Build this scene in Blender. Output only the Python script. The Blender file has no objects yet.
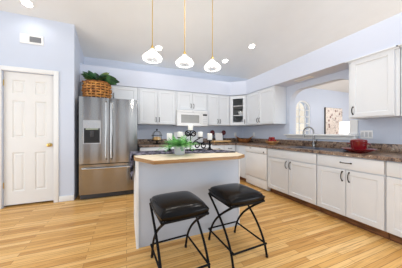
import bpy, bmesh, math, random
from mathutils import Vector, Matrix
random.seed(7)
PI = math.pi
SC = bpy.context.scene
COL = SC.collection

# ------------------------------------------------------------------ camera
cam_d = bpy.data.cameras.new('camera')
cam_d.sensor_width = 36.0
cam_d.lens = 36.0 * 181.0 / 402.0
cam_d.shift_y = -0.8 / 402.0
cam_d.clip_start = 0.05
cam = bpy.data.objects.new('camera', cam_d)
cam.location = (0, 0, 1.16)
cam.rotation_euler = (PI / 2, 0, -math.radians(22.345))
COL.objects.link(cam)
SC.camera = cam

# ------------------------------------------------------------------ world, exposure
world = bpy.data.worlds.new('world')
SC.world = world
world.use_nodes = True
WORLD_STRENGTH = 0.85
bg = world.node_tree.nodes['Background']
bg.inputs[0].default_value = (0.86, 0.93, 1.0, 1)
bg.inputs[1].default_value = WORLD_STRENGTH
SC.view_settings.view_transform = 'Standard'
SC.view_settings.look = 'None'
SC.view_settings.gamma = 1.0
SC.view_settings.use_curve_mapping = False
SC.view_settings.exposure = 0.36
CAN_W = 4.0        # each recessed ceiling light
PENDANT_W = 6.5
TABLE_LAMP_W = 6.0


def area_light(name, loc, target, sx, sy, watts, color=(1, 1, 1)):
    l = bpy.data.lights.new(name, 'AREA')
    l.shape = 'RECTANGLE'
    l.size, l.size_y, l.energy, l.color = sx, sy, watts, color
    o = bpy.data.objects.new(name, l)
    o.location = loc
    o.rotation_euler = (Vector(target) - Vector(loc)).to_track_quat('-Z', 'Y').to_euler()
    COL.objects.link(o)
    return o


# sun outside, and unseen area fills added to brighten the rooms
sun_d = bpy.data.lights.new('sun', 'SUN')
sun_d.energy = 3.5
sun_d.angle = math.radians(1.5)
sun_d.color = (1.0, 0.96, 0.9)
sun = bpy.data.objects.new('sun', sun_d)
sun.rotation_euler = Vector((-0.45, 0.22, -0.87)).to_track_quat('-Z', 'Y').to_euler()
sun.location = (3, -3, 9)
COL.objects.link(sun)
area_light('added_bounce_fill', (1.2, -0.5, 1.7), (1.4, 0.2, 4.4), 2.6, 1.8, 13, (0.84, 0.92, 1.0))  # added fill aimed up, bounces off the vaulted ceiling
area_light('added_side_fill', (-3.9, 1.2, 1.15), (2.6, 2.0, 0.55), 2.6, 2.1, 50, (0.86, 0.93, 1.0))  # added side fill for the right-hand cabinets and floor, no door there
area_light('added_front_fill', (3.4, -1.3, 1.2), (1.0, 3.5, 0.9), 1.8, 1.5, 48, (0.86, 0.93, 1.0))  # added low fill for the island front and back counter, no window there
area_light('added_next_room_fill', (7.0, 1.2, 1.4), (7.0, 2.2, 3.6), 3.0, 1.6, 30, (0.84, 0.92, 1.0))  # added fill aimed up to brighten the next room


# ------------------------------------------------------------------ materials
def lin(c):
    c = c / 255.0
    return c / 12.92 if c <= 0.04045 else ((c + 0.055) / 1.055) ** 2.4


def rgb(r, g, b):
    return (lin(r), lin(g), lin(b), 1.0)


class NT:
    def __init__(self, name):
        self.m = bpy.data.materials.new(name)
        self.m.use_nodes = True
        self.t = self.m.node_tree
        self.b = self.t.nodes['Principled BSDF']

    def n(self, kind, **kw):
        nd = self.t.nodes.new(kind)
        for k, v in kw.items():
            if k in nd.inputs:
                nd.inputs[k].default_value = v
            else:
                setattr(nd, k, v)
        return nd

    def l(self, a, b):
        self.t.links.new(a, b)

    def ramp(self, fac, stops):
        r = self.n('ShaderNodeValToRGB')
        el = r.color_ramp.elements
        while len(el) < len(stops):
            el.new(0.5)
        for e, (p, c) in zip(el, stops):
            e.position = p
            e.color = c
        self.l(fac, r.inputs[0])
        return r

    def coords(self, scale=(1, 1, 1), which='Object'):
        tc = self.n('ShaderNodeTexCoord')
        mp = self.n('ShaderNodeMapping')
        mp.inputs['Scale'].default_value = scale
        self.l(tc.outputs[which], mp.inputs['Vector'])
        return mp.outputs[0]


def plain(name, c, rough=0.5, metal=0.0, var=0.04, scale=6.0, coat=0.0, bump=0.0, bscale=200.0, trans=0.0, spec=0.5):
    """a paint / plastic / metal with a faint procedural mottling"""
    n = NT(name)
    v = n.coords()
    nz = n.n('ShaderNodeTexNoise')
    nz.inputs['Scale'].default_value = scale
    nz.inputs['Detail'].default_value = 3
    n.l(v, nz.inputs['Vector'])
    lo = tuple(x * (1 - var) for x in c[:3]) + (1,)
    hi = tuple(min(1, x * (1 + var)) for x in c[:3]) + (1,)
    r = n.ramp(nz.outputs['Fac'], [(0.3, lo), (0.7, hi)])
    n.l(r.outputs[0], n.b.inputs['Base Color'])
    n.b.inputs['Roughness'].default_value = rough
    n.b.inputs['Metallic'].default_value = metal
    n.b.inputs['Coat Weight'].default_value = coat
    n.b.inputs['Transmission Weight'].default_value = trans
    n.b.inputs['Specular IOR Level'].default_value = spec
    if bump:
        b2 = n.n('ShaderNodeTexNoise')
        b2.inputs['Scale'].default_value = bscale
        n.l(v, b2.inputs['Vector'])
        bp = n.n('ShaderNodeBump')
        bp.inputs['Strength'].default_value = bump
        bp.inputs['Distance'].default_value = 0.002
        n.l(b2.outputs['Fac'], bp.inputs['Height'])
        n.l(bp.outputs[0], n.b.inputs['Normal'])
    return n.m


def emitter(name, c, strength):
    n = NT(name)
    n.b.inputs['Base Color'].default_value = c
    n.b.inputs['Emission Color'].default_value = c
    n.b.inputs['Emission Strength'].default_value = strength
    return n.m


def glass(name, tint=(1, 1, 1, 1), rough=0.02, alpha_mix=0.88):
    """thin clear glass: mostly transparent with a glossy reflection"""
    n = NT(name)
    out = n.t.nodes['Material Output']
    tr = n.n('ShaderNodeBsdfTransparent')
    tr.inputs[0].default_value = tint
    gl = n.n('ShaderNodeBsdfGlossy')
    gl.inputs['Roughness'].default_value = rough
    lw = n.n('ShaderNodeLayerWeight')
    lw.inputs['Blend'].default_value = 1 - alpha_mix
    mx = n.n('ShaderNodeMixShader')
    n.l(lw.outputs['Facing'], mx.inputs[0])
    n.l(tr.outputs[0], mx.inputs[1])
    n.l(gl.outputs[0], mx.inputs[2])
    n.l(mx.outputs[0], out.inputs['Surface'])
    return n.m


def milky_glass(name, milk):
    """clear glass with a slight milkiness that catches the bulb's light"""
    m = glass(name, (1, 1, 1, 1), 0.05, 0.85)
    t = m.node_tree
    out = t.nodes['Material Output']
    old = out.inputs['Surface'].links[0].from_socket
    d = t.nodes.new('ShaderNodeBsdfTranslucent')
    d.inputs[0].default_value = (1, 1, 1, 1)
    d2 = t.nodes.new('ShaderNodeBsdfDiffuse')
    d2.inputs[0].default_value = (1, 1, 1, 1)
    a = t.nodes.new('ShaderNodeAddShader')
    t.links.new(d.outputs[0], a.inputs[0])
    t.links.new(d2.outputs[0], a.inputs[1])
    mx = t.nodes.new('ShaderNodeMixShader')
    mx.inputs[0].default_value = milk
    t.links.new(old, mx.inputs[1])
    t.links.new(d2.outputs[0], mx.inputs[2])
    t.links.new(mx.outputs[0], out.inputs['Surface'])
    lw = t.nodes.new('ShaderNodeLayerWeight')
    lw.inputs['Blend'].default_value = 0.35
    mm = t.nodes.new('ShaderNodeMath')
    mm.operation = 'MULTIPLY_ADD'
    mm.inputs[1].default_value = 0.12
    mm.inputs[2].default_value = milk
    t.links.new(lw.outputs['Facing'], mm.inputs[0])
    t.links.new(mm.outputs[0], mx.inputs[0])
    t.links.new(a.outputs[0], mx.inputs[2])
    return m


def mat_floor():
    n = NT('oak_strip_floor')
    v = n.coords()
    br = n.n('ShaderNodeTexBrick')
    br.offset = 0.37
    br.inputs['Color1'].default_value = (0, 0, 0, 1)
    br.inputs['Color2'].default_value = (1, 1, 1, 1)
    br.inputs['Mortar'].default_value = (0.5, 0.5, 0.5, 1)
    br.inputs['Scale'].default_value = 1.0
    br.inputs['Mortar Size'].default_value = 0.0018
    br.inputs['Mortar Smooth'].default_value = 0.1
    br.inputs['Brick Width'].default_value = 0.95
    br.inputs['Row Height'].default_value = 0.0572
    n.l(v, br.inputs['Vector'])
    base = n.ramp(br.outputs['Color'], [(0.0, rgb(198, 145, 78)), (0.35, rgb(216, 166, 96)), (0.7, rgb(226, 179, 110)), (1.0, rgb(236, 196, 134))])
    v2 = n.coords((1.2, 34, 34))
    nz = n.n('ShaderNodeTexNoise')
    nz.inputs['Scale'].default_value = 2.2
    nz.inputs['Detail'].default_value = 6
    nz.inputs['Distortion'].default_value = 0.6
    n.l(v2, nz.inputs['Vector'])
    gr = n.ramp(nz.outputs['Fac'], [(0.3, (0.58, 0.47, 0.34, 1)), (0.5, (1, 1, 1, 1)), (0.75, (1.1, 1.08, 1.04, 1))])
    mx = n.n('ShaderNodeMixRGB')
    mx.blend_type = 'MULTIPLY'
    mx.inputs[0].default_value = 0.8
    n.l(base.outputs[0], mx.inputs[1])
    n.l(gr.outputs[0], mx.inputs[2])
    mo = n.n('ShaderNodeMixRGB')
    mo.inputs[2].default_value = rgb(150, 98, 50)
    n.l(br.outputs['Fac'], mo.inputs[0])
    n.l(mx.outputs[0], mo.inputs[1])
    n.l(mo.outputs[0], n.b.inputs['Base Color'])
    n.b.inputs['Roughness'].default_value = 0.36
    n.b.inputs['Specular IOR Level'].default_value = 0.35
    return n.m


def mat_granite():
    n = NT('brown_granite')
    v = n.coords()
    a = n.n('ShaderNodeTexNoise')
    a.inputs['Scale'].default_value = 17
    a.inputs['Detail'].default_value = 5
    a.inputs['Roughness'].default_value = 0.75
    n.l(v, a.inputs['Vector'])
    r = n.ramp(a.outputs['Fac'], [(0.36, rgb(38, 30, 30)), (0.45, rgb(88, 68, 60)), (0.52, rgb(170, 144, 122)), (0.58, rgb(92, 72, 64)), (0.67, rgb(216, 200, 178))])
    vo = n.n('ShaderNodeTexVoronoi')
    vo.inputs['Scale'].default_value = 60
    n.l(v, vo.inputs['Vector'])
    r2 = n.ramp(vo.outputs['Distance'], [(0.1, (0.35, 0.32, 0.32, 1)), (0.5, (1, 1, 1, 1))])
    mx = n.n('ShaderNodeMixRGB')
    mx.blend_type = 'MULTIPLY'
    mx.inputs[0].default_value = 0.4
    n.l(r.outputs[0], mx.inputs[1])
    n.l(r2.outputs[0], mx.inputs[2])
    n.l(mx.outputs[0], n.b.inputs['Base Color'])
    n.b.inputs['Roughness'].default_value = 0.3
    return n.m


def mat_steel(name, c, rough, sc=(140, 140, 1.5), aniso=0.0):
    n = NT(name)
    v = n.coords(sc)
    a = n.n('ShaderNodeTexNoise')
    a.inputs['Scale'].default_value = 2
    a.inputs['Detail'].default_value = 2
    n.l(v, a.inputs['Vector'])
    lo = tuple(x * 0.9 for x in c[:3]) + (1,)
    r = n.ramp(a.outputs['Fac'], [(0.3, lo), (0.7, c)])
    n.l(r.outputs[0], n.b.inputs['Base Color'])
    n.b.inputs['Metallic'].default_value = 1.0
    n.b.inputs['Roughness'].default_value = rough
    if aniso:
        n.b.inputs['Anisotropic'].default_value = aniso
        tg = n.n('ShaderNodeTangent')
        tg.direction_type = 'RADIAL'
        tg.axis = 'Z'
        n.l(tg.outputs[0], n.b.inputs['Tangent'])
        n.b.inputs['Anisotropic Rotation'].default_value = 0.25
    return n.m


def mat_two(name, c1, c2, scale, rough=0.6, stretch=(1, 1, 1), lo=0.4, hi=0.6, bump=0.0, spec=0.5, coat=0.0):
    n = NT(name)
    v = n.coords(stretch)
    a = n.n('ShaderNodeTexNoise')
    a.inputs['Scale'].default_value = scale
    a.inputs['Detail'].default_value = 4
    n.l(v, a.inputs['Vector'])
    r = n.ramp(a.outputs['Fac'], [(lo, c1), (hi, c2)])
    n.l(r.outputs[0], n.b.inputs['Base Color'])
    n.b.inputs['Roughness'].default_value = rough
    n.b.inputs['Specular IOR Level'].default_value = spec
    n.b.inputs['Coat Weight'].default_value = coat
    if bump:
        bp = n.n('ShaderNodeBump')
        bp.inputs['Strength'].default_value = bump
        bp.inputs['Distance'].default_value = 0.004
        n.l(a.outputs['Fac'], bp.inputs['Height'])
        n.l(bp.outputs[0], n.b.inputs['Normal'])
    return n.m


def mat_painting():
    n = NT('blossom_painting')
    v = n.coords((1, 1, 1))
    a = n.n('ShaderNodeTexVoronoi')
    a.inputs['Scale'].default_value = 6.5
    n.l(v, a.inputs['Vector'])
    nz = n.n('ShaderNodeTexNoise')
    nz.inputs['Scale'].default_value = 3.2
    nz.inputs['Detail'].default_value = 5
    n.l(v, nz.inputs['Vector'])
    blot = n.ramp(a.outputs['Distance'], [(0.16, (1, 1, 1, 1)), (0.40, (0, 0, 0, 1))])
    msk = n.ramp(nz.outputs['Fac'], [(0.42, (0, 0, 0, 1)), (0.55, (1, 1, 1, 1))])
    mu = n.n('ShaderNodeMixRGB')
    mu.blend_type = 'MULTIPLY'
    mu.inputs[0].default_value = 1
    n.l(blot.outputs[0], mu.inputs[1])
    n.l(msk.outputs[0], mu.inputs[2])
    cm = n.n('ShaderNodeMixRGB')
    cm.inputs[1].default_value = rgb(232, 222, 214)
    cm.inputs[2].default_value = rgb(128, 74, 66)
    n.l(mu.outputs[0], cm.inputs[0])
    w = n.n('ShaderNodeTexNoise')
    w.inputs['Scale'].default_value = 7
    w.inputs['Detail'].default_value = 2
    n.l(v, w.inputs['Vector'])
    wr = n.ramp(w.outputs['Fac'], [(0.485, (0, 0, 0, 1)), (0.5, (1, 1, 1, 1)), (0.515, (0, 0, 0, 1))])
    c2 = n.n('ShaderNodeMixRGB')
    c2.inputs[2].default_value = rgb(96, 74, 70)
    n.l(wr.outputs[0], c2.inputs[0])
    n.l(cm.outputs[0], c2.inputs[1])
    n.l(c2.outputs[0], n.b.inputs['Base Color'])
    n.b.inputs['Roughness'].default_value = 0.8
    return n.m


M = {}
M['floor'] = mat_floor()
M['ceiling'] = plain('ceiling_paint', rgb(221, 224, 226), 0.95, var=0.015, scale=3, bump=0.25, bscale=90)
M['wall_blue'] = plain('pale_blue_wall_paint', rgb(202, 210, 225), 0.9, var=0.012, scale=2)
M['soffit'] = plain('soffit_paint', rgb(208, 215, 231), 0.9, var=0.012, scale=2)
M['trim'] = plain('white_trim_paint', rgb(230, 231, 231), 0.45, var=0.01)
M['door'] = plain('white_door_paint', rgb(226, 225, 223), 0.45, var=0.01)
M['cab'] = plain('white_cabinet_paint', rgb(219, 223, 228), 0.42, var=0.012)
M['cab_in'] = plain('cabinet_interior', rgb(186, 186, 186), 0.7)
M['toe'] = mat_two('dark_oak_toe_kick', rgb(92, 56, 30), rgb(134, 88, 50), 5, 0.6, (1, 1, 8))
M['granite'] = mat_granite()
M['steel'] = mat_steel('brushed_stainless', (0.38, 0.37, 0.36, 1), 0.17, aniso=0.8)
M['steel_light'] = mat_steel('bright_stainless', (0.62, 0.61, 0.60, 1), 0.22)
M['nickel'] = mat_steel('brushed_nickel', (0.30, 0.29, 0.28, 1), 0.25)
M['black_plastic'] = plain('black_plastic', rgb(22, 22, 24), 0.3)
M['dark_grey'] = plain('charcoal_plastic', rgb(52, 52, 56), 0.45)
M['appliance'] = plain('white_appliance_enamel', rgb(230, 231, 232), 0.25, var=0.008)
M['mw_window'] = plain('grey_microwave_window', rgb(150, 150, 148), 0.25, var=0.05)
M['pull'] = plain('black_iron_pull', rgb(20, 18, 18), 0.45, 0.0, spec=0.3)
M['iron'] = plain('black_wrought_iron', rgb(14, 13, 14), 0.55, 0.0, spec=0.12)
M['brass'] = plain('polished_brass', rgb(216, 184, 112), 0.3, 1.0)
M['island'] = plain('island_grey_blue_paint', rgb(182, 189, 200), 0.7, var=0.015)
M['laminate'] = plain('cream_laminate', rgb(236, 220, 192), 0.35, var=0.03, scale=14)
M['oak'] = mat_two('oak_edge_band', rgb(132, 96, 54), rgb(160, 122, 74), 4, 0.4, (1, 1, 14))
M['runner'] = mat_two('slate_patterned_cloth', rgb(22, 21, 28), rgb(140, 138, 156), 17, 0.95, lo=0.46, hi=0.6, spec=0.1)
M['leather'] = mat_two('black_brown_leather', rgb(9, 7, 7), rgb(18, 14, 13), 5, 0.2, bump=0.03, spec=0.16)
M['candle'] = plain('ivory_candle_wax', rgb(246, 243, 234), 0.5, var=0.01)
M['pot'] = plain('pale_grey_ceramic', rgb(186, 187, 191), 0.4, var=0.04, scale=20)
M['soil'] = plain('potting_soil', rgb(60, 46, 36), 0.95, var=0.2, scale=60)
M['fern'] = mat_two('fern_green', rgb(66, 142, 72), rgb(158, 216, 140), 16, 0.55)
M['leaf'] = mat_two('deep_green_leaf', rgb(18, 54, 36), rgb(58, 104, 62), 9, 0.38)
M['leaf_light'] = mat_two('light_green_leaf', rgb(58, 84, 40), rgb(124, 142, 76), 9, 0.45)
M['wicker'] = mat_two('honey_wicker', rgb(140, 86, 34), rgb(194, 136, 66), 14, 0.5, lo=0.38, hi=0.6)
M['wicker_gap'] = plain('shadowed_wicker_core', rgb(70, 40, 18), 0.8, var=0.1)
M['wicker_dark'] = mat_two('brown_wicker', rgb(84, 46, 20), rgb(168, 104, 50), 40, 0.6)
M['board'] = mat_two('maple_board', rgb(204, 162, 108), rgb(222, 184, 132), 6, 0.5, (1, 10, 1))
M['bowlwood'] = mat_two('tan_wood_bowl', rgb(176, 126, 78), rgb(214, 168, 116), 8, 0.45)
M['apple'] = mat_two('red_apple_skin', rgb(120, 14, 20), rgb(178, 34, 38), 12, 0.3)
M['red'] = plain('crimson_glaze', rgb(112, 8, 20), 0.16, var=0.06, coat=0.5)
M['burgundy'] = plain('burgundy_enamel', rgb(84, 16, 30), 0.35)
M['card'] = plain('white_card', rgb(232, 230, 230), 0.7, var=0.02)
M['bread'] = mat_two('golden_loaf', rgb(206, 160, 100), rgb(236, 206, 156), 18, 0.8)
M['sink'] = plain('dark_slate_composite', rgb(92, 96, 108), 0.4, var=0.1, scale=60)
M['plate_white'] = plain('white_outlet_plastic', rgb(236, 236, 236), 0.35, var=0.005)
M['slot'] = plain('socket_slot_grey', rgb(196, 197, 200), 0.5)
M['vent'] = plain('white_vent_enamel', rgb(232, 232, 232), 0.45, var=0.01)
M['vent_dark'] = plain('duct_shadow_grey', rgb(158, 160, 164), 0.8)
M['glass'] = glass('clear_glass')
M['shade_glass'] = milky_glass('pendant_glass', 0.0)
M['lens'] = emitter('can_lens_glow', (1.0, 0.96, 0.9, 1), 9.0)
M['bulb'] = emitter('bulb_glow', (1.0, 0.95, 0.86, 1), 3.5)
M['lampshade'] = emitter('lit_linen_shade', (1.0, 0.98, 0.94, 1), 0.55)
M['painting'] = mat_painting()
M['canvas_edge'] = plain('dark_canvas_edge', rgb(62, 62, 64), 0.8)
M['stucco'] = plain('cream_stucco', rgb(236, 222, 200), 0.95, var=0.04, scale=12)
M['dish'] = plain('white_porcelain', rgb(238, 238, 238), 0.25, var=0.01)
M['walnut'] = plain('dark_walnut', rgb(84, 58, 42), 0.5, var=0.12)
M['display'] = plain('green_grey_display', rgb(150, 158, 140), 0.3)


# ------------------------------------------------------------------ mesh helpers
def ident(a, b, c):
    return Vector((a, b, c))


class Frame:
    """local (a along a face, b up, c out of the face) -> world"""
    def __init__(self, origin, ax, n):
        self.o, self.ax, self.n = Vector(origin), Vector(ax).normalized(), Vector(n).normalized()

    def __call__(self, a, b, c):
        return self.o + self.ax * a + Vector((0, 0, 1)) * b + self.n * c


class MB:
    def __init__(self):
        self.bm = bmesh.new()

    def vs(self, pts):
        return [self.bm.verts.new(p) for p in pts]

    def face(self, vs):
        try:
            return self.bm.faces.new(vs)
        except ValueError:
            return None

    def box(self, a0, a1, b0, b1, c0, c1, bev=0.0, F=ident, seg=2):
        tmp = bmesh.new()
        v = [tmp.verts.new((x, y, z)) for x in (a0, a1) for y in (b0, b1) for z in (c0, c1)]
        for q in ((0, 1, 3, 2), (4, 6, 7, 5), (0, 4, 5, 1), (2, 3, 7, 6), (0, 2, 6, 4), (1, 5, 7, 3)):
            tmp.faces.new([v[i] for i in q])
        if bev > 0:
            bev = min(bev, 0.45 * min(abs(a1 - a0), abs(b1 - b0), abs(c1 - c0)))
            bmesh.ops.bevel(tmp, geom=tmp.edges[:], offset=bev, segments=seg, profile=0.5, affect='EDGES')
        self.merge(tmp, F)
        return self

    def merge(self, tmp, F=ident):
        mp = {}
        for v in tmp.verts:
            mp[v] = self.bm.verts.new(F(*v.co))
        for f in tmp.faces:
            self.face([mp[v] for v in f.verts])
        tmp.free()

    def prism(self, poly, z0, z1, F=ident, bev=0.0):
        tmp = bmesh.new()
        lo = [tmp.verts.new((x, y, z0)) for x, y in poly]
        hi = [tmp.verts.new((x, y, z1)) for x, y in poly]
        n = len(poly)
        tmp.faces.new(lo[::-1])
        tmp.faces.new(hi)
        for i in range(n):
            tmp.faces.new([lo[i], lo[(i + 1) % n], hi[(i + 1) % n], hi[i]])
        if bev:
            bmesh.ops.bevel(tmp, geom=tmp.edges[:], offset=bev, segments=2, profile=0.5, affect='EDGES')
        self.merge(tmp, F)
        return self

    def plate(self, outer, holes, c0, c1, F=ident):
        """a flat slab outlined by outer with holes, (a, b) in the face, c thickness"""
        tmp = bmesh.new()
        es = []
        for loop in [outer] + list(holes):
            v = [tmp.verts.new((x, y, c0)) for x, y in loop]
            es += [tmp.edges.new((v[i], v[(i + 1) % len(v)])) for i in range(len(v))]
        r = bmesh.ops.triangle_fill(tmp, use_beauty=True, edges=es)
        fs = [g for g in r['geom'] if isinstance(g, bmesh.types.BMFace)]
        ex = bmesh.ops.extrude_face_region(tmp, geom=fs, use_keep_orig=True)
        bmesh.ops.translate(tmp, vec=(0, 0, c1 - c0), verts=[g for g in ex['geom'] if isinstance(g, bmesh.types.BMVert)])
        self.merge(tmp, F)
        return self

    def lathe(self, prof, c, seg=24, F=ident, wob=None, close=False, sx=1.0, sy=1.0):
        rings = []
        for i, (r, z) in enumerate(prof):
            if r < 1e-5:
                rings.append([self.bm.verts.new(F(c[0], c[1], c[2] + z))])
            else:
                ring = []
                for k in range(seg):
                    t = 2 * PI * k / seg
                    rr = r + (wob(t, z, i, k) if wob else 0)
                    ring.append(self.bm.verts.new(F(c[0] + rr * sx * math.cos(t), c[1] + rr * sy * math.sin(t), c[2] + z)))
                rings.append(ring)
        pairs = list(zip(rings, rings[1:]))
        if close:
            pairs.append((rings[-1], rings[0]))
        for A, B in pairs:
            for k in range(seg):
                k2 = (k + 1) % seg
                if len(A) == 1 and len(B) == 1:
                    continue
                if len(A) == 1:
                    self.face([A[0], B[k2], B[k]])
                elif len(B) == 1:
                    self.face([A[k], A[k2], B[0]])
                else:
                    self.face([A[k], A[k2], B[k2], B[k]])
        return self

    def cyl(self, p0, p1, r, seg=16, r1=None):
        return self.tube([p0, p1], r, seg, r1)

    def tube(self, path, r, seg=8, r1=None, cap=True, flat=1.0):
        P = [Vector(p) for p in path]
        n = len(P)
        rings = []
        up = None
        for i, p in enumerate(P):
            t = (P[min(i + 1, n - 1)] - P[max(i - 1, 0)]).normalized()
            if up is None:
                up = Vector((0, 0, 1)) if abs(t.z) < 0.95 else Vector((1, 0, 0))
            s = t.cross(up)
            if s.length < 1e-4:
                s = t.cross(Vector((0, 1, 0.01)))
            s.normalize()
            u = s.cross(t).normalized()
            up = u
            rr = r if r1 is None else r + (r1 - r) * i / (n - 1)
            rings.append([self.bm.verts.new(p + (s * math.cos(2 * PI * k / seg) + u * math.sin(2 * PI * k / seg) * flat) * rr) for k in range(seg)])
        for A, B in zip(rings, rings[1:]):
            for k in range(seg):
                k2 = (k + 1) % seg
                self.face([A[k], A[k2], B[k2], B[k]])
        if cap:
            self.face(rings[0][::-1])
            self.face(rings[-1])
        return self

    def ball(self, c, r, seg=14, sx=1, sy=1, sz=1, rings=10):
        prof = [(r * math.sin(PI * i / rings), -r * math.cos(PI * i / rings) * sz) for i in range(rings + 1)]
        prof[0] = (0, -r * sz)
        prof[-1] = (0, r * sz)
        return self.lathe(prof, c, seg, sx=sx, sy=sy)

    def build(self, name, mat, parent=None, smooth=True, angle=34, origin=None):
        bm = self.bm
        bmesh.ops.recalc_face_normals(bm, faces=bm.faces)
        if smooth:
            lim = math.radians(angle)
            for f in bm.faces:
                f.smooth = True
            for e in bm.edges:
                if len(e.link_faces) == 2:
                    e.smooth = e.calc_face_angle(0) < lim
        if parent is not None:
            o = wpos(parent)
        elif origin is not None:
            o = Vector(origin)
        else:
            xs = [v.co for v in bm.verts]
            lo = Vector([min(v[i] for v in xs) for i in range(3)])
            hi = Vector([max(v[i] for v in xs) for i in range(3)])
            o = Vector(((lo.x + hi.x) / 2, (lo.y + hi.y) / 2, lo.z))
        bmesh.ops.translate(bm, vec=-o, verts=bm.verts)
        me = bpy.data.meshes.new(name)
        bm.to_mesh(me)
        bm.free()
        me.materials.append(M[mat] if isinstance(mat, str) else mat)
        ob = bpy.data.objects.new(name, me)
        COL.objects.link(ob)
        if parent is not None:
            ob.parent = parent
        else:
            ob.location = o
        return ob


def wpos(o):
    p = Vector(o.location)
    while o.parent is not None:
        o = o.parent
        p += Vector(o.location)
    return p


def tag(o, label, cat, group=None):
    o['label'] = label
    o['category'] = cat
    if group:
        o['group'] = group
    return o


def struct(o):
    o['kind'] = 'structure'
    return o


def thing(name, loc, label, cat, group=None):
    o = bpy.data.objects.new(name, None)
    o.empty_display_size = 0.05
    o.location = loc
    COL.objects.link(o)
    return tag(o, label, cat, group)


def copy_tree(o, parent=None):
    c = o.copy()
    COL.objects.link(c)
    if parent is not None:
        c.parent = parent
    for ch in o.children:
        copy_tree(ch, c)
    return c


def panel_door(mb, F, a0, a1, b0, b1, c0, th=0.02, rail=0.055, raised=True):
    """a cabinet door: rails and stiles around a recessed, slightly raised centre panel"""
    def loop(d, c):
        return mb.vs([F(a0 + d, b0 + d, c), F(a1 - d, b0 + d, c), F(a1 - d, b1 - d, c), F(a0 + d, b1 - d, c)])
    L = [loop(0, c0), loop(0, c0 + th - 0.003), loop(0.003, c0 + th), loop(rail, c0 + th), loop(rail + 0.006, c0 + th - 0.009)]
    if raised:
        L += [loop(rail + 0.014, c0 + th - 0.009), loop(rail + 0.03, c0 + th - 0.003)]
    for A, B in zip(L, L[1:]):
        for k in range(4):
            mb.face([A[k], A[(k + 1) % 4], B[(k + 1) % 4], B[k]])
    mb.face(L[0][::-1])
    mb.face(L[-1])
    return mb


def slab_front(mb, F, a0, a1, b0, b1, c0, th=0.02):
    mb.box(a0, a1, b0, b1, c0, c0 + th, 0.004, F)
    return mb


def pull(F, a, b, c, length, vertical, parent, mat='pull', r=0.0055):
    """an arched bar handle standing off the face at c"""
    mb = MB()
    h = length / 2
    pts = []
    for i in range(9):
        t = -1 + 2 * i / 8
        out = 0.004 + 0.026 * (1 - abs(t) ** 3)
        pts.append(F(a, b + t * h, c + out) if vertical else F(a + t * h, b, c + out))
    mb.tube(pts, r, 8)
    for s in (-1, 1):
        p = F(a, b + s * h, c) if vertical else F(a + s * h, b, c)
        q = F(a, b + s * h, c + 0.006) if vertical else F(a + s * h, b, c + 0.006)
        mb.cyl(p, q, r * 1.7, 10)
    return mb.build('handle', mat, parent)


# ------------------------------------------------------------------ the setting
YB, XR, ZC = 4.5, 3.19, 0.91        # back wall, right partition, counter height
YD = 3.74                           # wall with the door
SL = 1 / 3.0                        # ceiling pitch


def ceil_z(y):
    return 2.79 + SL * (YB - y)


mb = MB(); mb.box(-4.2, 10.6, -1.4, YB + 0.4, -0.12, 0.0)
struct(mb.build('floor', 'floor', origin=(0, 0, 0)))

mb = MB()
poly = [(-0.5, ceil_z(-0.5)), (YB + 0.4, ceil_z(YB + 0.4)), (YB + 0.4, ceil_z(YB + 0.4) + 0.15), (-0.5, ceil_z(-0.5) + 0.15)]
mb.prism(poly, -4.2, 10.6, lambda a, b, c: Vector((c, a, b)))
struct(mb.build('ceiling', 'ceiling'))

# back wall, running on into the next room, with the arched window niche
AW0, AW1, AWB, AWS = 5.36, 6.08, 1.0, 2.02     # niche left, right, bottom, spring line
arch = [(AW0, AWB), (AW1, AWB), (AW1, AWS)]
for i in range(1, 14):
    t = PI * i / 14
    arch.append(((AW0 + AW1) / 2 + (AW1 - AW0) / 2 * math.cos(t), AWS + 0.29 * math.sin(t)))
arch.append((AW0, AWS))
mb = MB()
mb.plate([(-0.98, 0), (10.6, 0), (10.6, 2.79), (-0.98, 2.79)], [arch], YB, YB + 0.24, lambda a, b, c: Vector((a, c, b)))
struct(mb.build('wall_back', 'wall_blue', smooth=False))

mb = MB()
D0, D1, DT = -1.77, -1.13, 2.13
mb.plate([(-4.2, 0), (D0, 0), (D0, DT), (D1, DT), (D1, 0), (-0.84, 0), (-0.84, ceil_z(YD)), (-4.2, ceil_z(YD))], [], YD, YD + 0.12, lambda a, b, c: Vector((a, c, b)))
struct(mb.build('wall_left', 'wall_blue', smooth=False))
mb = MB()
mb.prism([(YD + 0.12, 0), (YB, 0), (YB, ceil_z(YB)), (YD + 0.12, ceil_z(YD + 0.12))], -0.98, -0.84, lambda a, b, c: Vector((c, a, b)))
struct(mb.build('wall_alcove', 'wall_blue', smooth=False))
mb = MB(); mb.box(-4.2, -0.98, YD + 0.6, YD + 0.7, 0, 2.4)
struct(mb.build('wall_closet', 'wall_blue', smooth=False))

# right partition with the wide arched pass-through; it stops at the plant ledge
PY0, PY1, PZ0, PZ1, PR = 1.625, 2.83, 1.115, 2.045, 0.28
hole = [(PY0, PZ0), (PY1, PZ0)]
for i in range(0, 11):
    t = PI / 2 * i / 10
    hole.append((PY1 - PR + PR * math.cos(t), PZ1 - PR + PR * math.sin(t)))
for i in range(0, 11):
    t = PI / 2 + PI / 2 * i / 10
    hole.append((PY0 + PR + PR * math.cos(t), PZ1 - PR + PR * math.sin(t)))
mb = MB()
mb.plate([(0.3, 0), (YB, 0), (YB, 2.51), (0.3, 2.51)], [hole], XR, XR + 0.13, lambda a, b, c: Vector((c, a, b)))
struct(mb.build('wall_right', 'wall_blue', smooth=False))

# plant-ledge soffit over the wall cabinets
sx, sy = 2.84, 4.15
mb = MB()
mb.prism([(-0.84, YB), (-0.84, sy), (2.545, sy), (sx, 3.855), (sx, 0.3), (XR, 0.3), (XR, YB)], 2.16, 2.51)
struct(mb.build('wall_soffit', 'soffit', smooth=False))

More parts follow.
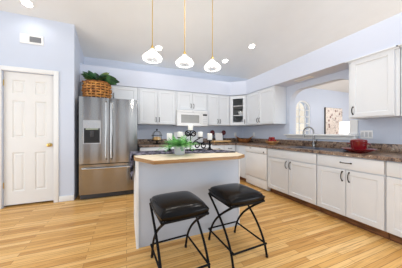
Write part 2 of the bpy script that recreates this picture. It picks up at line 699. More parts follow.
# far end of the next room
mb = MB(); mb.box(10.45, 10.6, 0.3, YB, 0, 2.79)
struct(mb.build('wall_far', 'wall_blue', smooth=False))
# the wall of the house next door seen through the arched window
mb = MB(); mb.box(4.5, 13.0, 8.2, 8.4, -0.1, 4.2)
struct(mb.build('wall_exterior', 'stucco', smooth=False))

# arched window: frame, muntins, one pane
w1 = bpy.data.objects.new('window_1', None)
w1.location = (5.72, YB + 0.14, AWB)
COL.objects.link(w1)
struct(w1)
inner = []
cx, cz = (AW0 + AW1) / 2, (AWB + AWS) / 2
for (x, z) in arch:
    inner.append((cx + (x - cx) * 0.90, AWB + 0.05 + (z - AWB) * 0.925))
FY = lambda a, b, c: Vector((a, c, b))
mb = MB(); mb.plate([(cx + (x - cx) * 0.995, z * 0.998 + 0.002) for x, z in arch], [inner], YB + 0.015, YB + 0.085, FY)
mb.build('window_frame', 'trim', w1, smooth=False)
mb = MB()
for x in (5.58, 5.86):
    mb.box(x - 0.015, x + 0.015, YB + 0.03, YB + 0.055, AWB + 0.05, 2.20)
for z in (1.26, 1.5, 1.74, 1.98):
    mb.box(AW0 + 0.03, AW1 - 0.03, YB + 0.03, YB + 0.055, z - 0.015, z + 0.015)
mb.build('muntin', 'trim', w1)
mb = MB(); mb.plate(inner, [], YB + 0.04, YB + 0.045, FY)
mb.build('pane', 'glass', w1, smooth=False)

# unseen piers added behind the camera for streaks in the refrigerator's reflection
mb = MB()
for xa, xb in ((-2.5, -1.45), (-0.95, -0.45), (0.02, 0.32)):
    mb.box(xa, xb, -1.38, -1.2, 0.0, 3.2)
mb.box(-2.5, 0.32, -1.38, -1.2, 2.6, 3.2)
mb.box(-2.5, 0.32, -1.38, -1.2, 0.0, 0.35)
struct(mb.build('wall_reflection_piers', 'wall_blue', smooth=False))

# pass-through sill with its apron
mb = MB()
mb.box(XR - 0.10, XR + 0.17, 1.585, 2.90, 1.115, 1.142, 0.006)
mb.box(XR - 0.035, XR - 0.001, 1.60, 2.885, 1.055, 1.113, 0.006)
mb.box(XR - 0.085, XR - 0.001, 1.60, 1.63, 1.065, 1.114, 0.008)
struct(mb.build('trim_sill', 'trim'))
# white casing strip at the near jamb
mb = MB()
mb.box(XR - 0.022, XR - 0.001, 1.60, 1.705, 1.15, 1.36, 0.005)
mb.box(XR - 0.04, XR - 0.001, 1.59, 1.715, 1.145, 1.17, 0.006)
struct(mb.build('trim_jamb', 'trim'))

# six-panel door, casing, knob
d1 = bpy.data.objects.new('door_1', None)
d1.location = (D0, YD + 0.03, 0.0)
COL.objects.link(d1)
struct(d1)
FD = Frame((0, YD + 0.03, 0), (1, 0, 0), (0, -1, 0))
mb = MB()
xs0 = [(-1.387, -1.234), (-1.668, -1.515)]
zs0 = [(0.235, 0.855), (1.09, 1.68), (1.79, 2.005)]
holes = []
for xa, xb in xs0:
    for za, zb in zs0:
        holes.append([(xa, za), (xb, za), (xb, zb), (xa, zb)])
mb.plate([(D0 + 0.003, 0.03), (D1 - 0.003, 0.03), (D1 - 0.003, DT - 0.003), (D0 + 0.003, DT - 0.003)], holes, -0.03, 0.0, FD)
for xa, xb in xs0:
    for za, zb in zs0:
        L = []
        for d, c in ((0, 0.0), (0.014, -0.012), (0.024, -0.012), (0.042, -0.003)):
            L.append(mb.vs([FD(xa + d, za + d, c), FD(xb - d, za + d, c), FD(xb - d, zb - d, c), FD(xa + d, zb - d, c)]))
        for A, B in zip(L, L[1:]):
            for k in range(4):
                mb.face([A[k], A[(k + 1) % 4], B[(k + 1) % 4], B[k]])
        mb.face(L[-1])
mb.build('door_leaf', 'door', d1, smooth=False)
mb = MB()
FK = lambda a, b, c: Vector((-1.19 + a, YD + 0.03 - c, 0.965 + b))
mb.lathe([(0, 0.0), (0.032, 0.0), (0.032, 0.006), (0.012, 0.01), (0.011, 0.03), (0.024, 0.038), (0.030, 0.052), (0.026, 0.066), (0.012, 0.073), (0, 0.074)], (0, 0, 0), 20, FK)
mb.build('door_knob', 'brass', d1)
mb = MB()
for z in (0.3, 1.9):
    mb.cyl((D0 + 0.004, YD + 0.02, z), (D0 + 0.004, YD + 0.02, z + 0.09), 0.006, 8)
mb.build('hinge', 'brass', d1)
mb = MB()
cw = 0.072
for (a0, a1, b0, b1) in ((D1 + 0.004, D1 + cw, 0, DT + cw), (D0 - cw, D0 - 0.004, 0, DT + cw), (D0 - 0.004, D1 + 0.004, DT + 0.004, DT + cw)):
    mb.box(a0, a1, YD - 0.02, YD - 0.0005, b0, b1, 0.005)
struct(mb.build('trim_door', 'trim'))
mb = MB()
mb.box(D1 + cw + 0.002, -0.84, YD - 0.015, YD - 0.0005, 0, 0.095, 0.004)
mb.box(-4.2, D0 - cw - 0.002, YD - 0.015, YD - 0.0005, 0, 0.095, 0.004)
struct(mb.build('baseboard_left', 'trim'))


# ------------------------------------------------------------------ ceiling lights, grilles
def recessed(x, y, label, watts=CAN_W):
    z = ceil_z(y)
    t = thing('recessed_light', (x, y, z), label, 'ceiling light', 'recessed ceiling lights')
    nrm = Vector((0, -SL, -1)).normalized()     # into the room
    q = Vector((0, 0, -1)).rotation_difference(nrm)
    FF = lambda a, b, c: Vector((x, y, z)) + q @ Vector((a, b, -c))
    mb = MB()
    mb.lathe([(0.062, 0.001), (0.066, 0.010), (0.086, 0.007), (0.09, 0.001)], (0, 0, 0), 28, FF, close=True)
    mb.build('trim_ring', 'vent', t)
    mb = MB()
    mb.lathe([(0, 0.007), (0.045, 0.006), (0.06, 0.003), (0.06, 0.001), (0, 0.001)], (0, 0, 0), 28, FF)
    mb.build('lens', 'lens', t)
    l = bpy.data.lights.new('can_lamp', 'SPOT')
    l.energy = watts
    l.spot_size = math.radians(150)
    l.spot_blend = 0.8
    l.shadow_soft_size = 0.07
    l.color = (1.0, 0.97, 0.93)
    o = bpy.data.objects.new('can_lamp', l)
    o.location = nrm * 0.03
    o.parent = t
    COL.objects.link(o)
    return t


recessed(0.635, 3.924, 'recessed ceiling light just behind the leftmost glass pendant')
recessed(2.283, 3.96, 'recessed ceiling light just right of the rightmost glass pendant, near the back corner')
recessed(2.66, 3.399, 'recessed ceiling light farthest to the right, above the right-hand plant ledge')
recessed(-1.386, 3.514, 'recessed ceiling light at the top left, in front of the pantry door wall')
for (lx, ly) in ((0.3, 0.6), (2.3, 1.2), (5.6, 2.6), (7.6, 3.0)):      # unseen fill spots added above the frame to brighten floor and cabinets
    l = bpy.data.lights.new('added_spot_fill', 'SPOT')
    l.energy = CAN_W * 11.0
    l.spot_size = math.radians(150); l.spot_blend = 0.8; l.shadow_soft_size = 0.1
    l.color = (1.0, 0.97, 0.93)
    o = bpy.data.objects.new('added_spot_fill', l)
    o.location = (lx, ly, ceil_z(ly) - 0.05)
    COL.objects.link(o)


def pendant(x, label):
    y, zb = 2.3, 2.055
    t = thing('pendant_light', (x, y, ceil_z(y)), label, 'pendant light', 'pendant lights over the island')
    zc = ceil_z(y)
    mb = MB(); mb.lathe([(0, -0.035), (0.03, -0.035), (0.055, -0.018), (0.058, 0.016), (0, 0.016)], (x, y, zc), 20)
    mb.build('ceiling_canopy', 'brass', t)
    mb = MB(); mb.cyl((x, y, zb + 0.17), (x, y, zc - 0.03), 0.0055, 10)
    mb.build('rod', 'brass', t)
    mb = MB(); mb.lathe([(0, 0.192), (0.01, 0.19), (0.013, 0.178), (0.017, 0.172), (0.02, 0.144), (0.0, 0.142)], (x, y, zb), 18)
    mb.build('socket', 'brass', t)
    mb = MB()
    out = [(0.024, 0.150), (0.031, 0.134), (0.045, 0.114), (0.070, 0.091), (0.100, 0.068), (0.117, 0.046), (0.120, 0.030), (0.112, 0.012), (0.096, 0.0)]
    inn = [(max(r - 0.004, 0.01), z) for r, z in out[::-1]]
    mb.lathe(out + inn, (x, y, zb), 32, close=True)
    mb.build('shade', 'shade_glass', t)
    mb = MB(); mb.lathe([(0, 0.045), (0.018, 0.05), (0.028, 0.068), (0.029, 0.085), (0.02, 0.11), (0.013, 0.13), (0.013, 0.1415), (0, 0.1415)], (x, y, zb), 16)
    mb.build('bulb', 'bulb', t)
    l = bpy.data.lights.new('pendant_lamp', 'POINT')
    l.energy = PENDANT_W
    l.shadow_soft_size = 0.03
    l.color = (1.0, 0.93, 0.82)
    o = bpy.data.objects.new('pendant_lamp', l)
    o.location = (0, 0, zb + 0.015 - zc)
    o.parent = t
    COL.objects.link(o)
    return t


pendant(0.295, 'glass and brass pendant light, leftmost of the three over the island')
pendant(0.712, 'glass and brass pendant light, middle one of the three over the island')
pendant(1.12, 'glass and brass pendant light, rightmost of the three over the island')

# wall register beside the door head
t = thing('wall_register', (-1.40, YD, 2.60), 'white louvred air register high on the wall above the pantry door', 'vent')
FR = Frame((0, YD, 0), (1, 0, 0), (0, -1, 0))
mb = MB(); mb.plate([(-1.56, 2.595), (-1.262, 2.595), (-1.262, 2.745), (-1.56, 2.745)], [[(-1.44, 2.625), (-1.29, 2.625), (-1.29, 2.715), (-1.44, 2.715)]], 0.001, 0.013, FR)
mb.build('register_frame', 'vent', t)
mb = MB(); mb.box(-1.44, -1.29, 2.625, 2.715, 0.001, 0.003, 0, FR)
mb.build('duct_back', 'vent_dark', t)
mb = MB()
for i in range(9):
    z = 2.63 + i * 0.01
    mb.box(-1.44, -1.29, z, z + 0.004, 0.003, 0.012, 0, FR)
mb.build('louvres', 'vent_dark', t)

# small light grille in the soffit underside over the sink
t = thing('soffit_vent', (3.01, 2.36, 2.16), 'small slotted grille in the underside of the soffit above the sink', 'vent')
mb = MB(); mb.plate([(2.95, 2.2), (3.07, 2.2), (3.07, 2.52), (2.95, 2.52)], [[(2.965, 2.215), (3.055, 2.215), (3.055, 2.505), (2.965, 2.505)]], 2.149, 2.159)
mb.build('grille_frame', 'vent', t)
mb = MB()
for i in range(9):
    y = 2.222 + i * 0.032
    mb.box(2.965, 3.055, y, y + 0.014, 2.151, 2.158)
mb.build('slats', 'vent', t)


# ------------------------------------------------------------------ cabinets
def upper(name_loc, label, F, w, z0, z1, depth, doors, bev=0.0, handle=True, top_crown=False, group='white wall cabinets'):
    """wall cabinet: F origin at the left front bottom of the face, doors = [(a0, a1, handle_side)]"""
    t = thing('wall_cabinet', name_loc, label, 'cabinet', group)
    mb = MB(); mb.box(0, w, z0, z1, -depth, 0, 0, F)
    mb.build('cabinet_body', 'cab', t)
    for a0, a1, hs in doors:
        mb = MB(); panel_door(mb, F, a0, a1, z0 + 0.012, z1 - 0.025, 0.001, raised=False)
        d = mb.build('door', 'cab', t, angle=20)
        if hs and handle:
            a = a1 - 0.03 if hs == 'r' else a0 + 0.03
            pull(F, a, z0 + 0.105, 0.021, 0.095, True, d)
    if top_crown:
        mb = MB()
        mb.box(-0.0, w, z1 - 0.035, z1, 0.001, 0.022, 0.004, F)
        mb.box(-0.03, w, z1 - 0.018, z1, 0.0225, 0.04, 0.004, F)
        mb.build('crown', 'cab', t)
    return t


FB = Frame((0, 4.18, 0), (1, 0, 0), (0, -1, 0))


def FBo(x):
    return Frame((x, 4.18, 0), (1, 0, 0), (0, -1, 0))


ZT, ZU = 2.157, 1.36
upper((-0.31, 4.34, 1.84), 'white two-door cabinet above the refrigerator, half hidden by the wicker basket', FBo(-0.835), 1.055, 1.835, ZT, 0.315, [(0.025, 0.552, 'r'), (0.558, 1.03, 'l')])
upper((0.64, 4.34, ZU), 'white two-door wall cabinet between the refrigerator and the microwave', FBo(0.225), 0.85, ZU, ZT, 0.315, [(0.03, 0.42, 'r'), (0.432, 0.82, 'l')])
upper((1.48, 4.34, 1.70), 'short white two-door wall cabinet directly above the microwave', FBo(1.08), 0.80, 1.715, ZT, 0.315, [(0.025, 0.396, 'r'), (0.404, 0.775, 'l')])
upper((2.22, 4.34, ZU), 'white two-door wall cabinet between the microwave and the glass-front corner cabinet', FBo(1.885), 0.655, ZU, ZT, 0.315, [(0.022, 0.322, 'r'), (0.33, 0.63, 'l')])
FRt = lambda y: Frame((2.862, y, 0), (0, -1, 0), (-1, 0, 0))      # faces -x, a runs toward the camera
upper((3.02, 3.38, ZU), 'white two-door wall cabinet left of the arched pass-through, its end panel showing', FRt(3.86), 0.945, ZU, ZT, 0.322, [(0.022, 0.466, 'r'), (0.474, 0.92, 'l')])
upper((3.02, 1.1, ZU), 'white single-door wall cabinet with small crown at the right edge, above the red crock', FRt(1.548), 0.51, ZU, ZT, 0.322, [(0.03, 0.47, 'l')], top_crown=True)
upper((3.02, 0.7, ZU), 'white wall cabinet cut by the right edge of the frame', FRt(1.03), 0.50, ZU, ZT, 0.322, [(0.03, 0.47, 'r')], top_crown=True)

# diagonal corner cabinet with glass door
t = thing('corner_wall_cabinet', (2.9, 4.2, ZU), 'white diagonal corner wall cabinet with a glass door and dishes inside', 'cabinet')
pa, pb = Vector((2.548, 4.18, 0)), Vector((2.862, 3.866, 0))
ax = (pb - pa).normalized()
nn = Vector((ax.y, -ax.x, 0))
if nn.dot(Vector((-1, -1, 0))) < 0:
    nn = -nn
FC = Frame(pa, ax, nn)
W = (pb - pa).length
pl = [(2.548, 4.495), (2.548, 4.18), (2.862, 3.866), (3.185, 3.866), (3.185, 4.495)]
mb = MB()
mb.prism(pl, ZU, ZU + 0.018)
mb.prism(pl, ZT - 0.018, ZT)
mb.box(2.548, 2.562, 4.185, 4.495, ZU + 0.018, ZT - 0.018)
mb.box(2.866, 3.185, 3.866, 3.88, ZU + 0.018, ZT - 0.018)
mb.build('cabinet_body', 'cab', t)
mb = MB()
mb.box(2.562, 3.17, 4.48, 4.495, ZU + 0.018, ZT - 0.018)
mb.box(3.17, 3.185, 3.88, 4.495, ZU + 0.018, ZT - 0.018)
mb.build('back_panel', 'cab_in', t)
SH = (1.62, 1.87)
for z in SH:
    mb = MB(); mb.prism([(2.565, 4.478), (2.565, 4.20), (2.87, 3.895), (3.168, 3.895), (3.168, 4.478)], z, z + 0.016)
    mb.build('shelf', 'cab', t)
mb = MB()
mb.plate([(0.0, ZU), (W, ZU), (W, ZT), (0, ZT)], [[(0.035, ZU + 0.04), (W - 0.035, ZU + 0.04), (W - 0.035, ZT - 0.04), (0.035, ZT - 0.04)]], -0.018, 0.0, FC)
mb.build('face_frame', 'cab', t)
mb = MB()
mb.plate([(0.02, ZU + 0.012), (W - 0.02, ZU + 0.012), (W - 0.02, ZT - 0.025), (0.02, ZT - 0.025)], [[(0.09, ZU + 0.085), (W - 0.09, ZU + 0.085), (W - 0.09, ZT - 0.095), (0.09, ZT - 0.095)]], 0.001, 0.021, FC)
dg = mb.build('door', 'cab', t)
mb = MB(); mb.box(0.085, W - 0.085, ZU + 0.08, ZT - 0.09, 0.008, 0.012, 0, FC)
mb.build('pane', 'glass', dg)
pull(FC, W - 0.045, ZU + 0.1, 0.021, 0.095, True, dg)

# dishes on its shelves
def bowl_prof(r, h, th=0.006, foot=0.4):
    out = [(0, 0), (r * foot, 0), (r * foot, 0.008), (r * 0.75, h * 0.4), (r * 0.95, h * 0.78), (r, h)]
    inn = [(r - th, h), (r * 0.95 - th, h * 0.8), (r * 0.72 - th, h * 0.45), (r * foot * 0.8, 0.018), (0, 0.016)]
    return out + inn


mb = MB(); mb.lathe(bowl_prof(0.115, 0.105), (2.90, 4.13, SH[0] + 0.0165), 26)
tag(mb.build('serving_bowl', 'dish'), 'white serving bowl on the middle shelf of the glass corner cabinet', 'bowl')
mb = MB(); mb.lathe([(0, 0), (0.05, 0), (0.07, 0.03), (0.072, 0.09), (0.055, 0.125), (0.06, 0.14), (0.054, 0.14), (0.05, 0.125), (0.065, 0.09), (0.063, 0.034), (0, 0.012)], (2.92, 4.10, ZU + 0.0185), 22)
tag(mb.build('jar', 'pot'), 'pale grey jar on the bottom shelf of the glass corner cabinet', 'jar')
mb = MB()
mb.lathe([(0, 0), (0.05, 0), (0.055, 0.006), (0.1, 0.02), (0.105, 0.024), (0.1, 0.026), (0.05, 0.012), (0, 0.01)], (2.91, 4.12, SH[1] + 0.0165), 24)
tag(mb.build('plate', 'dark_grey'), 'dark plate on the top shelf of the glass corner cabinet', 'plate')

# base cabinets
XF = 2.56
FBR = lambda y: Frame((XF + 0.02, y, 0), (0, -1, 0), (-1, 0, 0))


def base_cab(y0, y1, label, drawer_handles, doors, split=0.695, name='base_cabinet', sinkhole=False):
    """unit on the right run between y1 (far) and y0 (near); a runs toward the camera"""
    t = thing(name, (2.87, (y0 + y1) / 2, 0), label, 'cabinet', 'white base cabinets of the right run')
    F = FBR(y1)
    w = y1 - y0
    mb = MB()
    if sinkhole:      # open top so that the sink can hang inside
        mb.box(XF + 0.02, XR - 0.004, y0 + 0.001, y0 + 0.017, 0.1, 0.868)
        mb.box(XF + 0.02, XR - 0.004, y1 - 0.017, y1 - 0.001, 0.1, 0.868)
        mb.box(XF + 0.02, XF + 0.036, y0 + 0.017, y1 - 0.017, 0.1, 0.868)
        mb.box(XF + 0.036, XR - 0.004, y0 + 0.017, y1 - 0.017, 0.1, 0.118)
    else:
        mb.box(XF + 0.02, XR - 0.004, y0 + 0.001, y1 - 0.001, 0.1, 0.868)
    mb.build('cabinet_body', 'cab', t)
    mb = MB(); mb.box(XF + 0.085, XF + 0.10, y0 + 0.001, y1 - 0.001, 0.0, 0.0995)
    mb.build('toe_kick', 'toe', t)
    mb = MB(); slab_front(mb, F, 0.006, w - 0.006, split + 0.012, 0.858, 0.001, 0.02)
    d = mb.build('drawer', 'cab', t)
    for a in drawer_handles:
        pull(F, a, 0.785, 0.021, 0.12, False, d)
    for a0, a1, hs in doors:
        mb = MB(); panel_door(mb, F, a0, a1, 0.11, split, 0.001, 0.02, 0.058, False)
        d = mb.build('door', 'cab', t, angle=20)
        pull(F, a1 - 0.035 if hs == 'r' else a0 + 0.035, split - 0.085, 0.021, 0.115, True, d)
    return t


base_cab(1.80, 2.795, 'white two-door sink base cabinet with a plain false drawer front, beside the dishwasher', [], [(0.006, 0.492, 'r'), (0.502, 0.989, 'l')], sinkhole=True)
base_cab(1.045, 1.795, 'white base cabinet with one wide drawer over two doors, below the red crock', [0.375], [(0.006, 0.371, 'r'), (0.379, 0.744, 'l')])
base_cab(0.40, 1.04, 'white base cabinet cut by the right edge of the frame', [0.32], [(0.006, 0.316, 'r'), (0.324, 0.634, 'l')])

# corner unit between the dishwasher and the back run
t = thing('corner_base_cabinet', (2.87, 4.0, 0), 'plain white corner base cabinet left of the dishwasher', 'cabinet')
mb = MB(); mb.box(XF + 0.02, XR - 0.004, 3.495, YB - 0.004, 0.1, 0.868)
mb.build('cabinet_body', 'cab', t)
mb = MB(); mb.box(XF, XF + 0.0195, 3.50, 3.905, 0.105, 0.862, 0.003)
mb.build('filler_panel', 'cab', t)
mb = MB(); mb.box(XF + 0.085, XF + 0.10, 3.496, 3.9, 0, 0.0995)
mb.build('toe_kick', 'toe', t)

# back run
def back_base(x0, x1, label, doors):
    t = thing('base_cabinet', ((x0 + x1) / 2, 4.2, 0), label, 'cabinet', 'white base cabinets of the back run')
    mb = MB(); mb.box(x0, x1, 3.91, YB - 0.004, 0.1, 0.868)
    mb.build('cabinet_body', 'cab', t)
    mb = MB(); mb.box(x0, x1, 3.98, 3.995, 0, 0.0995)
    mb.build('toe_kick', 'toe', t)
    F = Frame((x0, 3.91, 0), (1, 0, 0), (0, -1, 0))
    w = x1 - x0
    n = len(doors)
    for i, hs in enumerate(doors):
        a0, a1 = w * i / n + 0.005, w * (i + 1) / n - 0.005
        mb = MB(); slab_front(mb, F, a0, a1, 0.707, 0.858, 0.001)
        d = mb.build('drawer', 'cab', t)
        pull(F, (a0 + a1) / 2, 0.785, 0.021, 0.1, False, d)
        mb = MB(); panel_door(mb, F, a0, a1, 0.11, 0.695, 0.001)
        d = mb.build('door', 'cab', t, angle=20)
        pull(F, a1 - 0.035 if hs == 'r' else a0 + 0.035, 0.61, 0.021, 0.115, True, d)


back_base(0.25, 1.083, 'white base cabinet on the back wall between the refrigerator and the range', 'rl')
back_base(1.878, 2.548, 'white base cabinet on the back wall right of the range', 'rl')

# countertops with backsplash
t = thing('granite_countertop', (0.66, 4.2, 0.87), 'brown granite countertop left of the white range', 'countertop')
mb = MB(); mb.box(0.235, 1.084, 3.875, YB - 0.002, 0.87, ZC, 0.006)
mb.build('slab', 'granite', t)
mb = MB(); mb.box(0.235, 1.084, YB - 0.024, YB - 0.002, ZC + 0.0005, 1.02, 0.004)
mb.build('backsplash', 'granite', t)

SX0, SX1, SY0, SY1 = 2.665, 3.075, 1.835, 2.45
t = thing('granite_countertop', (2.86, 2.5, 0.87), 'brown granite countertop running round the corner and along the right wall with the sink', 'countertop')
mb = MB()
outer = [(1.877, YB - 0.002), (1.877, 3.875), (2.535, 3.875), (2.535, 0.40), (XR - 0.002, 0.40), (XR - 0.002, YB - 0.002)]
mb.plate(outer, [[(SX0, SY0), (SX1, SY0), (SX1, SY1), (SX0, SY1)]], 0.87, ZC)
mb.build('slab', 'granite', t, smooth=False)
mb = MB()
mb.box(1.877, XR - 0.002, YB - 0.024, YB - 0.002, ZC + 0.0005, 1.02, 0.004)
mb.box(XR - 0.024, XR - 0.002, 0.40, YB - 0.026, ZC + 0.0005, 1.02, 0.004)
mb.build('backsplash', 'granite', t)

# sink
t = thing('kitchen_sink', (2.87, 1.965, 0.73), 'dark slate double-bowl sink with drainboard in the right granite counter', 'sink')
mid = 2.135
for (ya, yb) in ((SY0 + 0.004, mid - 0.012), (mid + 0.012, SY1 - 0.004)):
    mb = MB()
    L = []
    for d, z in ((0.0, ZC + 0.003), (0.018, ZC + 0.003), (0.024, ZC - 0.004), (0.03, 0.76), (0.05, 0.738)):
        L.append(mb.vs([(SX0 + 0.004 + d, ya + d, z), (SX1 - 0.004 - d, ya + d, z), (SX1 - 0.004 - d, yb - d, z), (SX0 + 0.004 + d, yb - d, z)]))
    for A, B in zip(L, L[1:]):
        for k in range(4):
            mb.face([A[k], A[(k + 1) % 4], B[(k + 1) % 4], B[k]])
    mb.face(L[-1])
    O = []
    for d, z in ((0.0, ZC + 0.003), (0.0, 0.735)):
        O.append(mb.vs([(SX0 + 0.004 + d, ya + d, z), (SX1 - 0.004 - d, ya + d, z), (SX1 - 0.004 - d, yb - d, z), (SX0 + 0.004 + d, yb - d, z)]))
    for k in range(4):
        mb.face([O[0][k], O[0][(k + 1) % 4], O[1][(k + 1) % 4], O[1][k]])
    mb.face(O[1])
    bo = mb.build('bowl', 'sink', t, smooth=False)
    mb = MB(); mb.lathe([(0, 0.741), (0.032, 0.741), (0.04, 0.7385), (0, 0.7385)], (2.87, (ya + yb) / 2, 0), 18)
    mb.build('drain', 'nickel', bo)
mb = MB(); mb.box(SX0 + 0.004, SX1 - 0.004, mid - 0.0115, mid + 0.0115, 0.80, ZC + 0.001)
mb.build('divider', 'sink', t)
mb = MB()
mb.plate([(2.66, 1.50), (3.05, 1.50), (3.05, 1.832), (2.66, 1.832)], [[(2.69, 1.53), (3.02, 1.53), (3.02, 1.815), (2.69, 1.815)]], ZC + 0.0006, ZC + 0.009)
mb.box(2.69, 3.02, 1.53, 1.815, ZC + 0.0006, ZC + 0.004)
for i in range(8):
    mb.box(2.70 + i * 0.04, 2.712 + i * 0.04, 1.54, 1.81, ZC + 0.004, ZC + 0.008)
mb.build('drainboard', 'sink', t, smooth=False)

# faucet
fx, fy = 3.115, 2.245
t = thing('faucet', (fx, fy, ZC), 'brushed nickel gooseneck faucet standing behind the sink', 'faucet')
mb = MB(); mb.lathe([(0, 0.0005), (0.032, 0.0005), (0.032, 0.006), (0.024, 0.012), (0.023, 0.075), (0.018, 0.085), (0.0, 0.085)], (fx, fy, ZC), 20)
mb.build('base', 'nickel', t)
mb = MB()
sd = Vector((-0.30, 0.95, 0)).normalized() * 0.085
pts = [(fx, fy, ZC + 0.08), (fx, fy, ZC + 0.17), (fx, fy, ZC + 0.265)]
for i in range(1, 13):
    a = PI * i / 12
    pts.append((fx + sd.x * (1 - math.cos(a)), fy + sd.y * (1 - math.cos(a)), ZC + 0.265 + 0.095 * math.sin(a)))
pts.append((fx + 2 * sd.x, fy + 2 * sd.y, ZC + 0.225))
mb.tube(pts, 0.0125, 12)
sp = mb.build('spout', 'nickel', t)
mb = MB(); mb.lathe([(0, 0), (0.016, 0), (0.018, 0.02), (0.014, 0.055), (0, 0.055)], (fx + 2 * sd.x, fy + 2 * sd.y, ZC + 0.172), 14)
mb.build('spray_head', 'nickel', sp)
mb = MB(); mb.tube([(fx - 0.005, fy - 0.022, ZC + 0.055), (fx - 0.02, fy - 0.06, ZC + 0.075), (fx - 0.03, fy - 0.085, ZC + 0.14)], 0.008, 10, 0.006)
mb.build('lever', 'nickel', t)

# dishwasher
t = thing('dishwasher', (2.87, 3.14, 0), 'white dishwasher in the right run, between the sink cabinet and the corner', 'dishwasher')
F = FBR(3.489)
w = 0.685
mb = MB(); mb.box(XF + 0.022, XR - 0.03, 3.489 - w, 3.489, 0.02, 0.866)
mb.build('tub', 'appliance', t)
mb = MB(); mb.box(0.004, w - 0.004, 0.225, 0.735, 0.0, 0.034, 0.006, F)
mb.build('door', 'appliance', t)
mb = MB(); mb.box(0.004, w - 0.004, 0.742, 0.862, 0.0, 0.04, 0.008, F)
cp = mb.build('control_panel', 'appliance', t)
mb = MB(); mb.box(0.16, 0.225, 0.828, 0.84, 0.0402, 0.042, 0, F)
mb.build('badge', 'dark_grey', cp)
mb = MB(); mb.box(0.60, 0.622, 0.76, 0.79, 0.0402, 0.046, 0.003, F)
mb.build('latch', 'dark_grey', cp)
mb = MB(); mb.box(0.004, w - 0.004, 0.04, 0.21, 0.0, 0.018, 0.004, F)
mb.build('kick_panel', 'appliance', t)

# range
t = thing('kitchen_range', (1.48, 4.15, 0), 'white freestanding range on the back wall below the microwave, mostly behind the island', 'stove')
RX0, RX1 = 1.089, 1.873
mb = MB(); mb.box(RX0, RX1, 3.86, YB - 0.03, 0.03, 0.895, 0.005)
mb.build('body', 'appliance', t)
mb = MB(); mb.box(RX0, RX1, 3.845, YB - 0.09, 0.8955, 0.918, 0.006)
ct = mb.build('cooktop', 'black_plastic', t)
mb = MB(); mb.box(RX0, RX1, YB - 0.086, YB - 0.032, 0.896, 1.19, 0.012)
bgd = mb.build('backguard', 'appliance', t)
F = Frame((RX0, YB - 0.086, 0), (1, 0, 0), (0, -1, 0))
mb = MB(); mb.box(0.3, 0.48, 1.09, 1.14, 0.0005, 0.003, 0, F)
mb.build('clock_display', 'dark_grey', bgd)
for a in (0.08, 0.17, 0.61, 0.70):
    mb = MB()
    mb.lathe([(0, 0.001), (0.022, 0.001), (0.02, 0.022), (0, 0.022)], (0, 0, 0), 14, lambda p, q, r, a=a: F(a + p, 1.115 + q, r))
    mb.build('knob', 'appliance', bgd)
for bx, by, br in ((1.29, 4.25, 0.08), (1.67, 4.25, 0.095), (1.29, 4.02, 0.095), (1.67, 4.02, 0.08)):
    mb = MB()
    for q in (1.0, 0.72, 0.44):
        mb.lathe([(br * q, 0.9185), (br * q, 0.926), (br * q - 0.01, 0.926), (br * q - 0.01, 0.9185)], (bx, by, 0), 20, close=True)
    mb.build('burner', 'iron', ct)
F = Frame((RX0, 3.86, 0), (1, 0, 0), (0, -1, 0))
mb = MB(); mb.box(0.006, RX1 - RX0 - 0.006, 0.24, 0.82, 0.001, 0.035, 0.006, F)
od = mb.build('oven_door', 'appliance', t)
mb = MB(); mb.tube([F(0.08, 0.77, 0.036), F(0.08, 0.77, 0.07), F(0.7, 0.77, 0.07), F(0.7, 0.77, 0.036)], 0.01, 8)
mb.build('handle', 'appliance', od)
mb = MB(); mb.box(0.006, RX1 - RX0 - 0.006, 0.05, 0.23, 0.001, 0.03, 0.006, F)
mb.build('drawer', 'appliance', t)

# microwave
t = thing('microwave', (1.48, 4.3, 1.33), 'white over-the-range microwave on the back wall', 'microwave')
MX0, MX1, MZ0, MZ1, MY = 1.083, 1.877, 1.335, 1.712, 4.135
mb = MB(); mb.box(MX0, MX1, MY, YB - 0.003, MZ0, MZ1, 0.004)
mb.build('body', 'appliance', t)
F = Frame((MX0, MY, 0), (1, 0, 0), (0, -1, 0))
mb = MB(); mb.box(0.003, 0.791, 1.655, MZ1 - 0.003, 0.001, 0.022, 0.004, F)
vg = mb.build('vent_grille', 'appliance', t)
mb = MB(); mb.lathe([(0, 0.0222), (0.026, 0.0222), (0.024, 0.0245), (0, 0.0245)], (0, 0, 0), 18, lambda p, q, r: F(0.40 + p, 1.672 + q * 0.4, r))
mb.build('badge', 'slot', vg)
mb = MB()
mb.plate([(0.003, MZ0 + 0.004), (0.625, MZ0 + 0.004), (0.625, 1.65), (0.003, 1.65)], [[(0.10, 1.405), (0.56, 1.405), (0.56, 1.60), (0.10, 1.60)]], 0.001, 0.03, F)
dr = mb.build('door', 'appliance', t)
mb = MB(); mb.box(0.098, 0.562, 1.403, 1.602, 0.001, 0.022, 0, F)
mb.build('window', 'mw_window', dr)
mb = MB(); mb.tube([F(0.59, 1.40, 0.031), F(0.59, 1.40, 0.055), F(0.59, 1.61, 0.055), F(0.59, 1.61, 0.031)], 0.009, 8)
mb.build('handle', 'appliance', dr)
mb = MB(); mb.box(0.63, 0.791, MZ0 + 0.004, 1.65, 0.001, 0.028, 0.004, F)
cp = mb.build('control_panel', 'appliance', t)
mb = MB(); mb.box(0.655, 0.765, 1.585, 1.63, 0.0285, 0.031, 0, F)
mb.build('display', 'dark_grey', cp)
mb = MB()
for i in range(3):
    for j in range(4):
        mb.box(0.66 + i * 0.036, 0.688 + i * 0.036, 1.40 + j * 0.042, 1.425 + j * 0.042, 0.0285, 0.031, 0.001, F)
mb.build('keypad', 'slot', cp)

